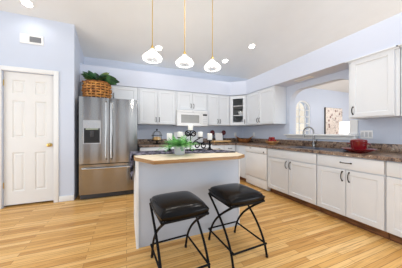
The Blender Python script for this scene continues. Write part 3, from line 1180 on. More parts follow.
# ------------------------------------------------------------------ refrigerator
t = thing('refrigerator', (-0.28, 4.05, 0), 'stainless steel refrigerator with two upper doors and a bottom freezer drawer', 'refrigerator')
GX0, GX1 = -0.752, 0.188
mb = MB(); mb.box(GX0, GX1, 3.735, 4.46, 0.02, 1.77, 0.006)
mb.build('body', 'dark_grey', t)
F = Frame((0, 3.73, 0), (1, 0, 0), (0, -1, 0))
SPL = -0.293


def fridge_door(a0, a1, b0, b1, hole=None):
    """front slightly crowned across its width"""
    mb = MB()
    tmp = bmesh.new()
    n = 12
    th = 0.095
    rows = []
    for j, b in enumerate((b0, b1)):
        rows.append([tmp.verts.new((a0 + (a1 - a0) * i / n, b, th - 0.012 * (abs(2 * i / n - 1) ** 3))) for i in range(n + 1)])
    for i in range(n):
        tmp.faces.new([rows[0][i], rows[0][i + 1], rows[1][i + 1], rows[1][i]])
    bk = [tmp.verts.new((a, b, 0.0)) for a, b in ((a0, b0), (a1, b0), (a1, b1), (a0, b1))]
    tmp.faces.new(bk[::-1])
    tmp.faces.new([bk[0], bk[1]] + rows[0][::-1])
    tmp.faces.new([bk[2], bk[3]] + rows[1])
    tmp.faces.new([bk[3], bk[0], rows[0][0], rows[1][0]])
    tmp.faces.new([bk[1], bk[2], rows[1][-1], rows[0][-1]])
    mb.merge(tmp, F)
    return mb


dl = fridge_door(GX0, SPL - 0.004, 0.625, 1.79).build('door', 'steel', t)
dr = fridge_door(SPL + 0.004, GX1, 0.625, 1.79).build('door', 'steel', t)
fz = fridge_door(GX0, GX1, 0.095, 0.612).build('freezer_drawer', 'steel', t)
for par, a in ((dl, SPL - 0.042), (dr, SPL + 0.042)):
    mb = MB()
    mb.tube([F(a, 0.70, 0.09), F(a, 0.72, 0.135), F(a, 1.2, 0.142), F(a, 1.70, 0.135), F(a, 1.72, 0.09)], 0.017, 10)
    mb.build('handle', 'steel_light', par)
mb = MB(); mb.tube([F(-0.70, 0.545, 0.088), F(-0.68, 0.545, 0.135), F(-0.28, 0.545, 0.146), F(0.10, 0.545, 0.135), F(0.12, 0.545, 0.088)], 0.017, 10)
mb.build('handle', 'steel_light', fz)
# dispenser
mb = MB()
mb.plate([(-0.69, 0.975), (-0.422, 0.975), (-0.422, 1.385), (-0.69, 1.385)], [[(-0.675, 0.99), (-0.437, 0.99), (-0.437, 1.245), (-0.675, 1.245)]], 0.090, 0.104, F)
dp = mb.build('dispenser', 'steel_light', dl)
mb = MB(); mb.box(-0.676, -0.436, 0.989, 1.246, 0.0905, 0.0975, 0, F)
mb.build('recess', 'black_plastic', dp)
mb = MB(); mb.box(-0.65, -0.46, 1.22, 1.243, 0.098, 0.103, 0, F)
mb.build('display', 'display', dp)
mb = MB()
mb.box(-0.585, -0.53, 1.10, 1.20, 0.098, 0.106, 0.003, F)
mb.box(-0.66, -0.45, 0.995, 1.005, 0.098, 0.108, 0.002, F)
mb.build('paddle', 'dark_grey', dp)
mb = MB(); mb.box(GX0 + 0.01, GX1 - 0.01, 0.012, 0.085, 0.0, 0.06, 0.006, F)
mb.build('kick_grille', 'dark_grey', t)
for a in (GX0 + 0.06, GX1 - 0.06):
    mb = MB(); mb.box(a - 0.05, a + 0.05, 1.772, 1.795, -0.03, -0.005, 0.006, F)
    mb.build('hinge_cover', 'dark_grey', t)
    mb = MB(); mb.cyl((a, 3.80, 0.0), (a, 3.80, 0.022), 0.02, 12)
    mb.build('foot', 'black_plastic', t)

# wicker basket on top, with a leafy plant in it
bcx, bcy, bz = -0.515, 3.93, 1.772
t = thing('wicker_basket', (bcx, bcy, bz), 'round honey-brown woven wicker basket on top of the refrigerator', 'basket')
def brad(z):
    return 0.155 + 0.068 * math.sin(PI * (0.15 + 0.62 * z / 0.34))


prof = [(brad(0.34 * i / 14) - 0.006, 0.34 * i / 14) for i in range(15)]
mb = MB()
mb.lathe([(0, 0)] + prof + [(r - 0.014, z) for r, z in prof[::-1][:-1]] + [(0, 0.02)], (bcx, bcy, bz), 48, sy=0.78)
mb.build('basket_shell', 'wicker_gap', t)
mb = MB()
NR, ST = 7, 9
for row in range(NR):
    z = 0.026 + row * 0.048
    pts = []
    for k in range(91):
        a = 2 * PI * k / 90
        r = brad(z) + 0.006 + 0.017 * math.sin(ST * a + PI * row)
        pts.append((bcx + r * math.cos(a), bcy + r * 0.78 * math.sin(a), bz + z))
    mb.tube(pts, 0.0135, 7, cap=False, flat=1.2)
for k in range(2 * ST):
    a = PI * (k + 0.5) / ST
    mb.tube([(bcx + (brad(z) + 0.004) * math.cos(a), bcy + (brad(z) + 0.004) * 0.78 * math.sin(a), bz + z) for z in [0.004 + 0.335 * q / 8 for q in range(9)]], 0.011, 6)
mb.build('weave', 'wicker', t)
mb = MB()
rp = [(bcx + 0.2 * math.cos(2 * PI * k / 40), bcy + 0.2 * 0.78 * math.sin(2 * PI * k / 40), bz + 0.345 + 0.003 * math.sin(10 * PI * k / 10)) for k in range(41)]
mb.tube(rp, 0.011, 8, cap=False)
mb.build('rim', 'wicker_dark', t)
for s in (-1, 1):
    mb = MB()
    mb.tube([(bcx + s * 0.2, bcy - 0.03, bz + 0.345), (bcx + s * 0.235, bcy - 0.03, bz + 0.35), (bcx + s * 0.243, bcy, bz + 0.345), (bcx + s * 0.235, bcy + 0.03, bz + 0.35), (bcx + s * 0.2, bcy + 0.03, bz + 0.345)], 0.008, 8)
    mb.build('handle', 'wicker_dark', t)


def leaf(mb, base, d, length, width, droop, roll=0.0):
    """a broad pointed leaf with a folded midrib"""
    d = Vector(d).normalized()
    side = d.cross(Vector((0, 0, 1)))
    if side.length < 0.05:
        side = Vector((1, 0, 0))
    side.normalize()
    up = side.cross(d).normalized()
    side, up = side * math.cos(roll) + up * math.sin(roll), up * math.cos(roll) - side * math.sin(roll)
    n = 8
    P = []
    for i in range(n + 1):
        s = i / n
        c = Vector(base) + d * (length * s) - Vector((0, 0, 1)) * (droop * s * s)
        wd = width * (math.sin(PI * min(1, s ** 0.72)) ** 0.85) * 0.5 if 0 < s < 1 else 0.0005
        P.append((mb.bm.verts.new(c - side * wd + up * wd * 0.35), mb.bm.verts.new(c), mb.bm.verts.new(c + side * wd + up * wd * 0.35)))
    for A, B in zip(P, P[1:]):
        mb.face([A[0], A[1], B[1], B[0]])
        mb.face([A[1], A[2], B[2], B[1]])


t = thing('leafy_plant', (bcx, bcy, bz + 0.25), 'dark green broad-leaved plant growing out of the wicker basket on the refrigerator', 'plant')
mb = MB(); mb2 = MB(); ms = MB()
rnd = random.Random(3)
for i in range(24):
    az = rnd.uniform(0, 2 * PI)
    el = rnd.uniform(0.1, 1.15)
    L = rnd.uniform(0.15, 0.25)
    r0 = rnd.uniform(0.02, 0.11)
    b = Vector((bcx + r0 * math.cos(az), bcy + r0 * 0.6 * math.sin(az), bz + 0.33 + rnd.uniform(0, 0.06)))
    d = Vector((math.cos(az) * math.cos(el), math.sin(az) * math.cos(el) * 0.5, math.sin(el)))
    if b.y + d.y * L > 4.08 or b.y + d.y * L < 3.70 or b.x + d.x * L < -0.79:
        continue
    leaf(mb if rnd.random() < 0.72 else mb2, b, d, L, rnd.uniform(0.10, 0.15), rnd.uniform(0.0, 0.06), rnd.uniform(-0.9, 0.9))
    ms.tube([(bcx, bcy, bz + 0.25), b.lerp(Vector((bcx, bcy, bz + 0.25)), 0.4), b], 0.004, 5)
for (dx, dz, L, w_) in ((1, 0.06, 0.32, 0.19), (0.9, 0.30, 0.27, 0.17), (0.98, -0.12, 0.27, 0.15), (-0.85, 0.45, 0.22, 0.12), (-0.35, 0.9, 0.2, 0.12), (0.2, 0.95, 0.16, 0.11)):
    b = Vector((bcx + (0.08 if dx > 0 else -0.06), bcy - 0.07, bz + 0.38))
    leaf(mb, b, (dx, -0.15, dz), L, w_, 0.03, 0.75 if dx > 0 else -0.6)
    ms.tube([(bcx, bcy, bz + 0.25), b.lerp(Vector((bcx, bcy, bz + 0.3)), 0.4), b], 0.004, 5)
mb.build('foliage', 'leaf', t, angle=60)
mb2.build('young_foliage', 'leaf_light', t, angle=60)
ms.build('stems', 'leaf_light', t)

# ------------------------------------------------------------------ island
t = thing('kitchen_island', (0.7, 2.25, 0), 'pale grey-blue kitchen island with a cream top and oak edge', 'kitchen island')
mb = MB(); mb.box(0.10, 1.312, 1.93, 2.58, 0.0, 0.875, 0.002)
mb.build('base', 'island', t)
mb = MB(); mb.box(0.090, 0.0995, 1.92, 2.58, 0.0, 0.875)
mb.build('end_panel', 'trim', t)
for xa, xb in ((0.0998, 0.112), (1.302, 1.3135)):
    mb = MB(); mb.box(xa, xb, 1.92, 1.9295, 0.0, 0.875)
    mb.build('corner_trim', 'trim', t)
top = [(0.224, 1.674), (1.135, 1.674), (1.285, 1.775), (1.352, 2.05), (1.352, 2.62), (0.073, 2.62), (0.073, 2.005)]
cenx, ceny = 0.72, 2.15
ins = [(cenx + (x - cenx) * 0.988, ceny + (y - ceny) * 0.985) for x, y in top]
mb = MB(); mb.plate(top, [ins], 0.876, ZC)
mb.build('edge_band', 'oak', t, smooth=False)
ins2 = [(cenx + (x - cenx) * 0.9875, ceny + (y - ceny) * 0.9845) for x, y in top]
mb = MB(); mb.prism(ins2, 0.8765, ZC)
mb.build('countertop', 'laminate', t, smooth=False)

# runner, draped over the left end
t = thing('table_runner', (0.7, 2.35, ZC), 'dark slate patterned cloth runner laid along the island top', 'table runner')
mb = MB()
pl = [(0.066, 2.165), (0.48, 2.155), (1.09, 2.03), (1.30, 1.99), (1.35, 2.08), (1.30, 2.39), (1.09, 2.60), (0.066, 2.60)]
mb.prism(pl, ZC + 0.0006, ZC + 0.005)
mb.build('cloth', 'runner', t, smooth=False)
mb = MB()
mb.box(0.038, 0.071, 2.17, 2.595, 0.70, ZC + 0.006, 0.012)
for i in range(22):
    y = 2.178 + i * 0.0192
    mb.tube([(0.053, y, 0.64), (0.053, y, 0.705)], 0.006, 5)
mb.build('hanging_end', 'runner', t)

# potted fern
px, py = 0.572, 2.045
t = thing('flower_pot', (px, py, ZC), 'small pale grey ceramic pot holding a fern on the island', 'pot')
mb = MB()
mb.lathe([(0, 0.0006), (0.052, 0.0006), (0.056, 0.004), (0.064, 0.085), (0.069, 0.088), (0.069, 0.10), (0.062, 0.10), (0.058, 0.02), (0, 0.012)], (px, py, ZC), 28)
mb.build('pot_body', 'pot', t)
mb = MB(); mb.lathe([(0, 0.088), (0.055, 0.085), (0.055, 0.075), (0, 0.075)], (px, py, ZC), 20)
mb.build('soil', 'soil', t)
t = thing('potted_fern', (px, py, ZC + 0.09), 'bushy light green fern in the pale grey pot on the island', 'plant')
mb = MB(); ms = MB()
rnd = random.Random(11)
for i in range(120):
    az = rnd.uniform(0, 2 * PI)
    el = rnd.uniform(0.35, 1.35)
    L = rnd.uniform(0.14, 0.26)
    if math.sin(az) > 0:
        L *= 0.85
    droop = rnd.uniform(0.01, 0.09) * (1.35 - el * 0.6)
    base = Vector((px + 0.03 * math.cos(az), py + 0.03 * math.sin(az), ZC + 0.093))
    d = Vector((math.cos(az) * math.cos(el), math.sin(az) * math.cos(el), math.sin(el) * 0.62))
    path = []
    for k in range(8):
        s = k / 7
        path.append(base + d * (L * s) - Vector((0, 0, droop * s * s)))
    path = [Vector((q.x, q.y, max(q.z, ZC + 0.025))) for q in path]
    ms.tube(path, 0.0014, 4)
    for k in range(1, 8):
        c = path[k]
        tdir = (path[k] - path[k - 1]).normalized()
        sd_ = tdir.cross(Vector((0, 0, 1)))
        if sd_.length < 0.1:
            sd_ = Vector((1, 0, 0))
        sd_.normalize()
        ll = 0.042 * (1 - 0.55 * k / 7)
        for s in (-1, 1):
            e = (sd_ * s + tdir * 0.7 + Vector((0, 0, rnd.uniform(-0.1, 0.3)))).normalized()
            q = c + e * ll
            wv = tdir * 0.010
            mid_ = c.lerp(q, 0.5)
            if min(q.z, mid_.z) < ZC + 0.015:
                continue
            v = mb.vs([c, mid_ + wv, q, mid_ - wv])
            mb.face(v)
mb.build('fronds', 'fern', t, smooth=False)
ms.build('stems', 'fern', t)

# candelabra, five candles in a row
ky, kz, kx, kd = 2.44, ZC + 0.0056, 0.842, 0.151
t = thing('candelabra', (kx, ky, kz), 'black wrought iron scrollwork candle centrepiece on the island runner', 'candle holder')
def scroll(mb, cx_, cz_, r0, r1, a0, a1, r=0.009, n=26):
    pts = []
    for i in range(n):
        s = i / (n - 1)
        a = a0 + (a1 - a0) * s
        rr = r0 + (r1 - r0) * s
        pts.append((cx_ + rr * math.cos(a), ky, cz_ + rr * math.sin(a)))
    mb.tube(pts, r, 7)
heights = {0: 0.28, 1: 0.185, 2: 0.14}
mb = MB()
for s in (-1, 1):
    scroll(mb, kx + s * 0.042, kz + 0.235, 0.042, 0.012, PI / 2 if s > 0 else PI / 2, PI / 2 - s * 2.6 * PI)
    scroll(mb, kx + s * 0.095, kz + 0.07, 0.058, 0.014, PI if s > 0 else 0, (PI if s > 0 else 0) - s * 2.5 * PI)
    scroll(mb, kx + s * 0.205, kz + 0.062, 0.048, 0.012, PI / 2, PI / 2 + s * 2.4 * PI)
    mb.tube([(kx, ky, kz + 0.13), (kx + s * 0.03, ky, kz + 0.10), (kx + s * 0.06, ky, kz + 0.13), (kx + s * kd, ky, kz + 0.178)], 0.0075, 7)
    mb.tube([(kx + s * 0.03, ky, kz + 0.012), (kx + s * 0.2, ky, kz + 0.012), (kx + s * 0.302, ky, kz + 0.03), (kx + s * 0.302, ky, kz + 0.13)], 0.0065, 7)
mb.tube([(kx, ky, kz + 0.01), (kx, ky, kz + 0.275)], 0.007, 8)
mb.build('scrollwork', 'iron', t)
for s in (-2, -1, 0, 1, 2):
    h = heights[abs(s)]
    mb = MB()
    mb.lathe([(0, h - 0.008), (0.02, h - 0.008), (0.042, h - 0.003), (0.045, h + 0.004), (0.04, h), (0, h)], (kx + s * kd, ky, kz), 18)
    mb.build('candle_cup', 'iron', t)
for s in (-1, 1):
    mb = MB(); mb.lathe([(0, 0.0006), (0.045, 0.0006), (0.044, 0.008), (0.018, 0.02), (0.013, 0.06), (0.022, 0.075), (0.013, 0.09), (0.012, 0.125), (0.025, 0.132), (0, 0.132)], (kx + s * 2 * kd, ky, kz), 18)
    mb.build('pedestal', 'iron', t)
mb = MB(); mb.lathe([(0, 0.0006), (0.06, 0.0006), (0.058, 0.008), (0.02, 0.02), (0, 0.02)], (kx, ky, kz), 18)
mb.build('foot', 'iron', t)
CL = {-2: 'ivory candle at the left end of the iron centrepiece, left of the fern', -1: 'ivory candle second from left on the iron centrepiece, just above the fern',
      0: 'ivory candle on the tall middle holder of the iron centrepiece', 1: 'ivory candle second from right on the iron centrepiece',
      2: 'ivory pillar candle on the pedestal at the right end of the iron centrepiece'}
for s in (-2, -1, 0, 1, 2):
    h = heights[abs(s)] + 0.0045
    r = 0.036
    H = {0: 0.085, 1: 0.075, 2: 0.098}[abs(s)]
    c = thing('candle', (kx + s * kd, ky, kz + h), CL[s], 'candle', 'candles on the iron centrepiece')
    mb = MB(); mb.lathe([(0, 0), (r - 0.002, 0), (r, 0.003), (r, H - 0.008), (r - 0.006, H), (r - 0.012, H - 0.004), (0, H - 0.008)], (kx + s * kd, ky, kz + h), 20)
    mb.build('wax', 'candle', c)
    mb = MB(); mb.cyl((kx + s * kd, ky, kz + h + H - 0.009), (kx + s * kd, ky, kz + h + H + 0.008), 0.0015, 6)
    mb.build('wick', 'iron', c)


# ------------------------------------------------------------------ stools
def make_stool(label):
    t = thing('bar_stool', (0, 0, 0), label, 'stool', 'black leather stools at the island')
    hx, hy, hz = 0.205, 0.225, 0.548
    # puffed cushion
    mb = MB()
    n = 18
    def sup(u):      # rounded-square plan
        return u
    grid = []
    for i in range(n + 1):
        row = []
        for j in range(n + 1):
            u, v = -1 + 2 * i / n, -1 + 2 * j / n
            k = 1 - 0.07 * (u * u * v * v)
            e = (1 - u ** 6) * (1 - v ** 6)
            dome = 0.040 * (max(0, e) ** 0.45) + 0.014 * (1 - u * u) * (1 - v * v)
            row.append(mb.bm.verts.new((hx * u * k, hy * v * k, hz + 0.012 + dome)))
        grid.append(row)
    for i in range(n):
        for j in range(n):
            mb.face([grid[i][j], grid[i + 1][j], grid[i + 1][j + 1], grid[i][j + 1]])
    rim = [grid[i][0] for i in range(n + 1)] + [grid[n][j] for j in range(1, n + 1)] + [grid[i][n] for i in range(n - 1, -1, -1)] + [grid[0][j] for j in range(n - 1, 0, -1)]
    prev = rim
    for dz, sc in ((-0.012, 1.005), (-0.026, 0.995), (-0.033, 0.97)):
        cur = [mb.bm.verts.new((v.co.x * sc, v.co.y * sc, hz + 0.012 + dz)) for v in rim]
        for k in range(len(rim)):
            k2 = (k + 1) % len(rim)
            mb.face([prev[k], prev[k2], cur[k2], cur[k]])
        prev = cur
    mb.face(prev)
    seat = mb.build('seat_cushion', 'leather', t, angle=50)
    mb = MB()
    m = 40
    pts = []
    for q in rim_pts(hx, hy):
        pts.append((q[0], q[1], hz + 0.008))
    mb.tube(pts + [pts[0]], 0.005, 6, cap=False)
    mb.build('piping', 'leather', seat)
    # frame under the cushion
    mb = MB()
    fx_, fy_ = hx - 0.017, hy - 0.017
    z = hz - 0.0315
    for a, b in (((-fx_, -fy_), (fx_, -fy_)), ((fx_, -fy_), (fx_, fy_)), ((fx_, fy_), (-fx_, fy_)), ((-fx_, fy_), (-fx_, -fy_))):
        mb.tube([(a[0], a[1], z), (b[0], b[1], z)], 0.010, 8)
    mb.build('seat_frame', 'iron', t)
    # crossing bent legs on the two sides
    def leg_path(x, s):
        P = [Vector((x, s * fy_, hz - 0.030)), Vector((x, s * 0.02, hz - 0.16)), Vector((x * 1.0, -s * 0.20, hz - 0.29)), Vector((x, -s * 0.238, 0.0))]
        pts = []
        for i in range(15):
            q = i / 14
            pts.append(P[0] * (1 - q) ** 3 + P[1] * 3 * q * (1 - q) ** 2 + P[2] * 3 * q * q * (1 - q) + P[3] * q ** 3)
        return pts
    for sxn in (-1, 1):
        for s in (-1, 1):
            x = sxn * (0.190 - (0.0 if s > 0 else 0.021))
            pth = leg_path(x, s)
            mb = MB(); mb.tube(pth, 0.0105, 10)
            lg = mb.build('leg', 'iron', t)
            mb = MB(); mb.cyl((x, -s * 0.238, 0.0), (x, -s * 0.238, 0.02), 0.0135, 10)
            mb.build('foot_cap', 'black_plastic', lg)
    zs = 0.125
    for a, b in (((-0.17, 0.232), (0.17, 0.232)), ((-0.19, -0.232), (0.19, -0.232)), ((-0.18, -0.232), (-0.18, 0.232)), ((0.18, -0.232), (0.18, 0.232))):
        mb = MB(); mb.tube([(a[0], a[1], zs), (b[0], b[1], zs)], 0.0085, 8)
        mb.build('stretcher', 'iron', t)
    return t


def rim_pts(hx, hy):
    pts = []
    n = 10
    for (u0, v0, u1, v1) in ((-1, -1, 1, -1), (1, -1, 1, 1), (1, 1, -1, 1), (-1, 1, -1, -1)):
        for i in range(n):
            s = i / n
            u, v = u0 + (u1 - u0) * s, v0 + (v1 - v0) * s
            k = 1 - 0.07 * u * u * v * v
            pts.append((hx * u * k * 1.003, hy * v * k * 1.003))
    return pts


s1 = make_stool('black leather backless stool with crossed iron legs, left one of the two at the island')
s1.location = (0.405, 1.515, 0)
s1.rotation_euler = (0, 0, math.radians(4))
s2 = copy_tree(s1)
s2['label'] = 'black leather backless stool with crossed iron legs, right one of the two at the island'
s2.location = (1.015, 1.563, 0)
s2.rotation_euler = (0, 0, math.radians(3))

# ------------------------------------------------------------------ things on the counters
# cloche with loaf, left back counter
t = thing('glass_cloche', (0.64, 4.2, ZC), 'domed glass cloche with black iron trim on the counter left of the range', 'cloche')
mb = MB(); mb.lathe([(0, 0.0006), (0.09, 0.0006), (0.085, 0.012), (0.02, 0.025), (0.02, 0.07), (0.12, 0.085), (0.13, 0.095), (0, 0.095)], (0.64, 4.2, ZC), 28)
mb.build('stand', 'iron', t)
mb = MB()
out = [(0.115, 0.097)] + [(0.115 * math.cos(PI / 2 * i / 8), 0.20 + 0.10 * math.sin(PI / 2 * i / 8)) for i in range(0, 8)] + [(0.0, 0.30)]
mb.lathe(out, (0.64, 4.2, ZC), 28)
mb.build('dome', 'glass', t)
mb = MB()
for k in range(4):
    a = PI / 4 + k * PI / 2
    mb.tube([(0.64 + r * math.cos(a), 4.2 + r * math.sin(a), ZC + z) for r, z in ((0.119, 0.098), (0.119, 0.2), (0.104, 0.25), (0.07, 0.285), (0.0, 0.303))], 0.004, 6)
mb.lathe([(0.117, 0.197), (0.122, 0.197), (0.122, 0.206), (0.117, 0.206)], (0.64, 4.2, ZC), 28, close=True)
mb.lathe([(0, 0.30), (0.012, 0.302), (0.01, 0.32), (0.02, 0.33), (0.02, 0.345), (0, 0.352)], (0.64, 4.2, ZC), 14)
mb.build('iron_cage', 'iron', t)
mb = MB()
mb.lathe([(0, 0.0), (0.085, 0.0), (0.095, 0.02), (0.09, 0.045), (0.06, 0.07), (0.0, 0.078)], (0.64, 4.2, ZC + 0.0956), 20, sy=0.85)
tag(mb.build('bread_loaf', 'bread'), 'golden round loaf under the glass cloche', 'bread')
# dark tray of jars beside it
mb = MB()
mb.lathe(bowl_prof(0.10, 0.07), (0.93, 4.22, ZC + 0.0006), 22)
tag(mb.build('dark_bowl', 'walnut'), 'dark brown bowl on the counter between the cloche and the range', 'bowl')

# board and iron stand right of the range
t = thing('wooden_tray', (2.24, 4.13, ZC), 'light maple footed tray in front of the iron easel on the back counter', 'tray')
mb = MB(); mb.box(1.99, 2.50, 4.02, 4.24, ZC + 0.022, ZC + 0.062, 0.01)
mb.build('board', 'board', t)
for qx in (2.03, 2.44):
    for qy in (4.05, 4.19):
        mb = MB(); mb.lathe([(0, 0.0006), (0.016, 0.0006), (0.02, 0.012), (0.014, 0.0218), (0, 0.0218)], (qx, qy, ZC), 12)
        mb.build('foot', 'board', t)
ex, ey = 2.30, 4.36
t = thing('card_stand', (ex, ey, ZC), 'black iron easel with two burgundy rosettes holding a white card, on the back counter', 'stand')
mb = MB()
for s in (-1, 1):
    mb.tube([(ex + s * 0.13, ey - 0.05, ZC + 0.006), (ex + s * 0.14, ey - 0.01, ZC + 0.12), (ex + s * 0.172, ey + 0.02, ZC + 0.255)], 0.006, 7)
    mb.tube([(ex + s * 0.13, ey - 0.05, ZC + 0.006), (ex + s * 0.13, ey - 0.075, ZC + 0.012), (ex + s * 0.13, ey - 0.08, ZC + 0.045)], 0.006, 7)
    mb.tube([(ex + s * 0.10, ey + 0.035, ZC + 0.19), (ex + s * 0.10, ey + 0.095, ZC + 0.005)], 0.005, 7)
mb.tube([(ex - 0.14, ey - 0.02, ZC + 0.1), (ex + 0.14, ey - 0.02, ZC + 0.1)], 0.005, 7)
mb.tube([(ex - 0.15, ey + 0.015, ZC + 0.2), (ex + 0.15, ey + 0.015, ZC + 0.2)], 0.005, 7)
mb.tube([(ex - 0.13, ey - 0.05, ZC + 0.012), (ex + 0.13, ey - 0.05, ZC + 0.012)], 0.005, 7)
mb.build('easel', 'iron', t)
for s in (-1, 1):
    mb = MB()
    FF = lambda p, q, r, s=s: Vector((ex + s * 0.172 + p, ey + 0.02 - r, ZC + 0.265 + q))
    mb.lathe([(0, 0.0), (0.058, 0.0), (0.066, 0.006), (0.066, 0.014), (0.04, 0.022), (0.028, 0.018), (0.02, 0.028), (0, 0.03)], (0, 0, 0), 22, FF)
    mb.build('rosette', 'burgundy', t)
mb = MB()
FF = Frame((ex, ey - 0.062, ZC + 0.026), (1, 0, 0), (0, -1, 0))
mb.box(-0.11, 0.11, 0, 0.235, 0, 0.006, 0, lambda a, b, c: FF(a, b * 0.975, c - b * 0.22))
tag(mb.build('recipe_card', 'card'), 'blank white card leaning on the iron easel on the back counter', 'card')

# wicker bread basket in the corner
wx, wy = 2.925, 4.065
t = thing('bread_basket', (wx, wy, ZC), 'brown wicker basket with pointed ends in the back corner of the counter', 'basket')
ca, sa = math.cos(-PI / 4), math.sin(-PI / 4)
FW = lambda a, b, c: Vector((wx + a * ca - b * sa, wy + a * sa + b * ca, ZC + c))
mb = MB()
pr = [(0, 0.002), (0.10, 0.002)] + [(0.10 + 0.075 * (i / 10) ** 0.8, 0.002 + 0.10 * i / 10) for i in range(11)] + [(0.16, 0.10), (0.09, 0.02), (0, 0.014)]
rings = []
mb.lathe(pr, (0, 0, 0), 40, lambda a, b, c: FW(a * 1.15, b * 0.72, c + (0.085 * (abs(a) / 0.2) ** 3 * (c / 0.1) if c > 0 else 0)), wob=lambda tt, z, i, k: 0.004 * (1 if (i + k // 2) % 2 else -1) if 1 < i < 13 else 0)
mb.build('woven_body', 'wicker_dark', t)
for s in (-1, 1):
    mb = MB()
    mb.tube([FW(s * 0.185, -0.035, 0.12), FW(s * 0.215, -0.025, 0.16), FW(s * 0.235, 0, 0.178), FW(s * 0.215, 0.025, 0.16), FW(s * 0.185, 0.035, 0.12)], 0.007, 7)
    mb.build('handle', 'bowlwood', t)
rnd = random.Random(5)
mb = MB()
mb.lathe([(0, 0.0006), (0.035, 0.0006), (0.05, 0.03), (0.052, 0.06), (0.04, 0.085), (0.044, 0.092), (0.038, 0.092), (0.034, 0.085), (0.045, 0.06), (0.0, 0.02)], (2.60, 4.33, ZC), 20)
tag(mb.build('brown_jar', 'walnut'), 'small brown jar left of the wicker basket in the back corner', 'jar')

# bowl of apples by the right splash
ax_, ay_ = 2.93, 3.06
mb = MB(); mb.lathe(bowl_prof(0.15, 0.082, 0.008, 0.45), (ax_, ay_, ZC + 0.0006), 30)
tag(mb.build('fruit_bowl', 'bowlwood'), 'tan wooden fruit bowl on the right counter above the dishwasher', 'bowl')
mb = MB()
mb.lathe([(0, -0.026), (0.012, -0.03), (0.028, -0.024), (0.037, -0.004), (0.036, 0.012), (0.024, 0.029), (0.01, 0.031), (0, 0.022)], (0, 0, 0), 16)
apple_mesh = None
pts = [(ax_ + 0.062 * math.cos(k * PI / 3), ay_ + 0.062 * math.sin(k * PI / 3), ZC + 0.088) for k in range(6)]
pts += [(ax_, ay_, ZC + 0.062)]
pts += [(ax_ + 0.037 * math.cos(k * 2 * PI / 3 + 0.5), ay_ + 0.043 * math.sin(k * 2 * PI / 3 + 0.5), ZC + 0.137) for k in range(3)]
ap = thing('apple', pts[0], 'small red apple heaped in the tan fruit bowl on the right counter', 'apple', 'red apples in the fruit bowl')
mb2 = MB()
mb2.lathe([(0, -0.026), (0.012, -0.03), (0.026, -0.024), (0.031, -0.004), (0.03, 0.012), (0.022, 0.027), (0.01, 0.029), (0, 0.022)], pts[0], 16)
mb2.build('flesh', 'apple', ap)
mb2 = MB(); mb2.tube([(pts[0][0], pts[0][1], pts[0][2] + 0.02), (pts[0][0] + 0.004, pts[0][1], pts[0][2] + 0.038)], 0.0016, 5)
mb2.build('stem', 'walnut', ap)
mb.bm.free()
for i, p in enumerate(pts[1:]):
    c = copy_tree(ap)
    c.location = p
    c.rotation_euler = (0, 0, i * 1.3)

# red crock on a red platter
rx, ry = 2.775, 1.39
mb = MB(); mb.lathe([(0, 0.0006), (0.085, 0.0006), (0.095, 0.008), (0.165, 0.038), (0.180, 0.052), (0.172, 0.055), (0.095, 0.02), (0, 0.017)], (rx, ry, ZC), 36)
tag(mb.build('platter', 'red'), 'round crimson platter under the red crock at the right end of the counter', 'platter')
t = thing('crock', (rx, ry, ZC + 0.018), 'glossy crimson lidded crock standing on the red platter at the right', 'crock')
rz = ZC + 0.0215
mb = MB(); mb.lathe([(0, 0), (0.06, 0), (0.07, 0.008), (0.082, 0.05), (0.084, 0.108), (0.089, 0.118), (0.089, 0.128), (0.08, 0.128), (0.077, 0.11), (0.072, 0.02), (0, 0.012)], (rx, ry, rz), 36)
mb.build('crock_body', 'red', t)
mb = MB(); mb.lathe([(0, 0.12), (0.075, 0.12), (0.078, 0.1285), (0.087, 0.1325), (0.082, 0.144), (0.04, 0.156), (0.014, 0.16), (0, 0.16)], (rx, ry, rz), 36)
mb.build('lid', 'red', t)
for s in (-1, 1):
    mb = MB()
    mb.tube([(rx - s * 0.035, ry + s * 0.076, rz + 0.095), (rx - s * 0.035, ry + s * 0.104, rz + 0.095), (rx + s * 0.0, ry + s * 0.112, rz + 0.093), (rx + s * 0.035, ry + s * 0.104, rz + 0.095), (rx + s * 0.035, ry + s * 0.076, rz + 0.095)], 0.008, 8)
    mb.build('handle', 'red', t)


# outlets
def outlet(F, wd, ht, gangs, label, base, switches=False):
    t = thing('wall_outlet', base, label, 'outlet', 'white wall plates')
    mb = MB(); mb.box(-wd / 2, wd / 2, -ht / 2, ht / 2, 0.001, 0.008, 0.003, F)
    mb.build('cover_plate', 'plate_white', t)
    for g in range(gangs):
        a = (g - (gangs - 1) / 2) * 0.046
        mb = MB()
        mb.box(a - 0.016, a + 0.016, -0.034, 0.034, 0.0082, 0.010, 0.002, F)
        mb.box(a - 0.008, a - 0.005, 0.008, 0.02, 0.0102, 0.0108, 0, F)
        mb.box(a + 0.005, a + 0.008, 0.008, 0.02, 0.0102, 0.0108, 0, F)
        mb.build('socket', 'plate_white' if not switches else 'slot', t)


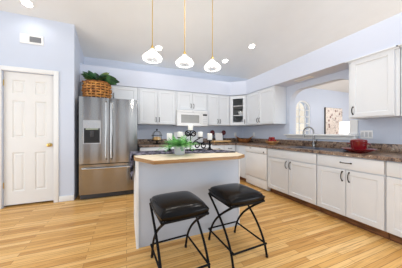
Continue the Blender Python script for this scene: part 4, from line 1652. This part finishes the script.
outlet(Frame((2.93, YB, 1.12), (1, 0, 0), (0, -1, 0)), 0.075, 0.12, 1, 'single white outlet on the back wall near the corner, above the brown basket', (2.93, YB, 1.06))
outlet(Frame((XR, 3.99, 1.12), (0, -1, 0), (-1, 0, 0)), 0.075, 0.12, 1, 'single white outlet on the right wall near the corner, under the wall cabinet', (XR, 3.99, 1.06))
outlet(Frame((XR, 1.50, 1.142), (0, -1, 0), (-1, 0, 0)), 0.145, 0.115, 3, 'wide white three-gang switch plate on the right wall beside the sill, above the red crock', (XR, 1.50, 1.08), True)

# ------------------------------------------------------------------ next room, through the pass-through
t = thing('canvas_painting', (7.3, YB, 1.1), 'square cream canvas painting of red-brown blossoms on the wall of the next room', 'painting')
mb = MB(); mb.box(6.82, 7.80, YB - 0.055, YB - 0.001, 1.10, 2.12, 0.003)
mb.build('canvas_sides', 'canvas_edge', t)
mb = MB(); mb.box(6.825, 7.795, YB - 0.0585, YB - 0.0555, 1.105, 2.115)
mb.build('picture', 'painting', t)
t = thing('side_table', (6.61, 3.7, 0), 'dark side table in the next room, below the sill line', 'table')
mb = MB(); mb.box(6.30, 6.92, 3.45, 3.95, 0.705, 0.742, 0.006)
mb.build('tabletop', 'walnut', t)
for lx in (6.33, 6.845):
    for ly in (3.48, 3.875):
        mb = MB(); mb.box(lx, lx + 0.045, ly, ly + 0.045, 0, 0.7045, 0.004)
        mb.build('leg', 'walnut', t)
lx, ly = 6.66, 3.72
t = thing('table_lamp', (lx, ly, 0.7425), 'white drum-shaded table lamp glowing beside the canvas painting in the next room', 'lamp')
mb = MB(); mb.lathe([(0, 0.0006), (0.08, 0.0006), (0.08, 0.015), (0.03, 0.03), (0.065, 0.16), (0.05, 0.26), (0.012, 0.33), (0.012, 0.42), (0, 0.42)], (lx, ly, 0.7425), 22)
mb.build('base', 'dish', t)
mb = MB(); mb.lathe([(0.165, 0.38), (0.145, 0.80), (0.141, 0.80), (0.161, 0.38)], (lx, ly, 0.7425), 30, close=True)
mb.build('lamp_shade', 'lampshade', t)
l = bpy.data.lights.new('table_lamp_bulb', 'POINT')
l.energy = TABLE_LAMP_W; l.shadow_soft_size = 0.05; l.color = (1, 0.93, 0.84)
o = bpy.data.objects.new('table_lamp_bulb', l)
o.location = (0, 0, 0.58); o.parent = t
COL.objects.link(o)
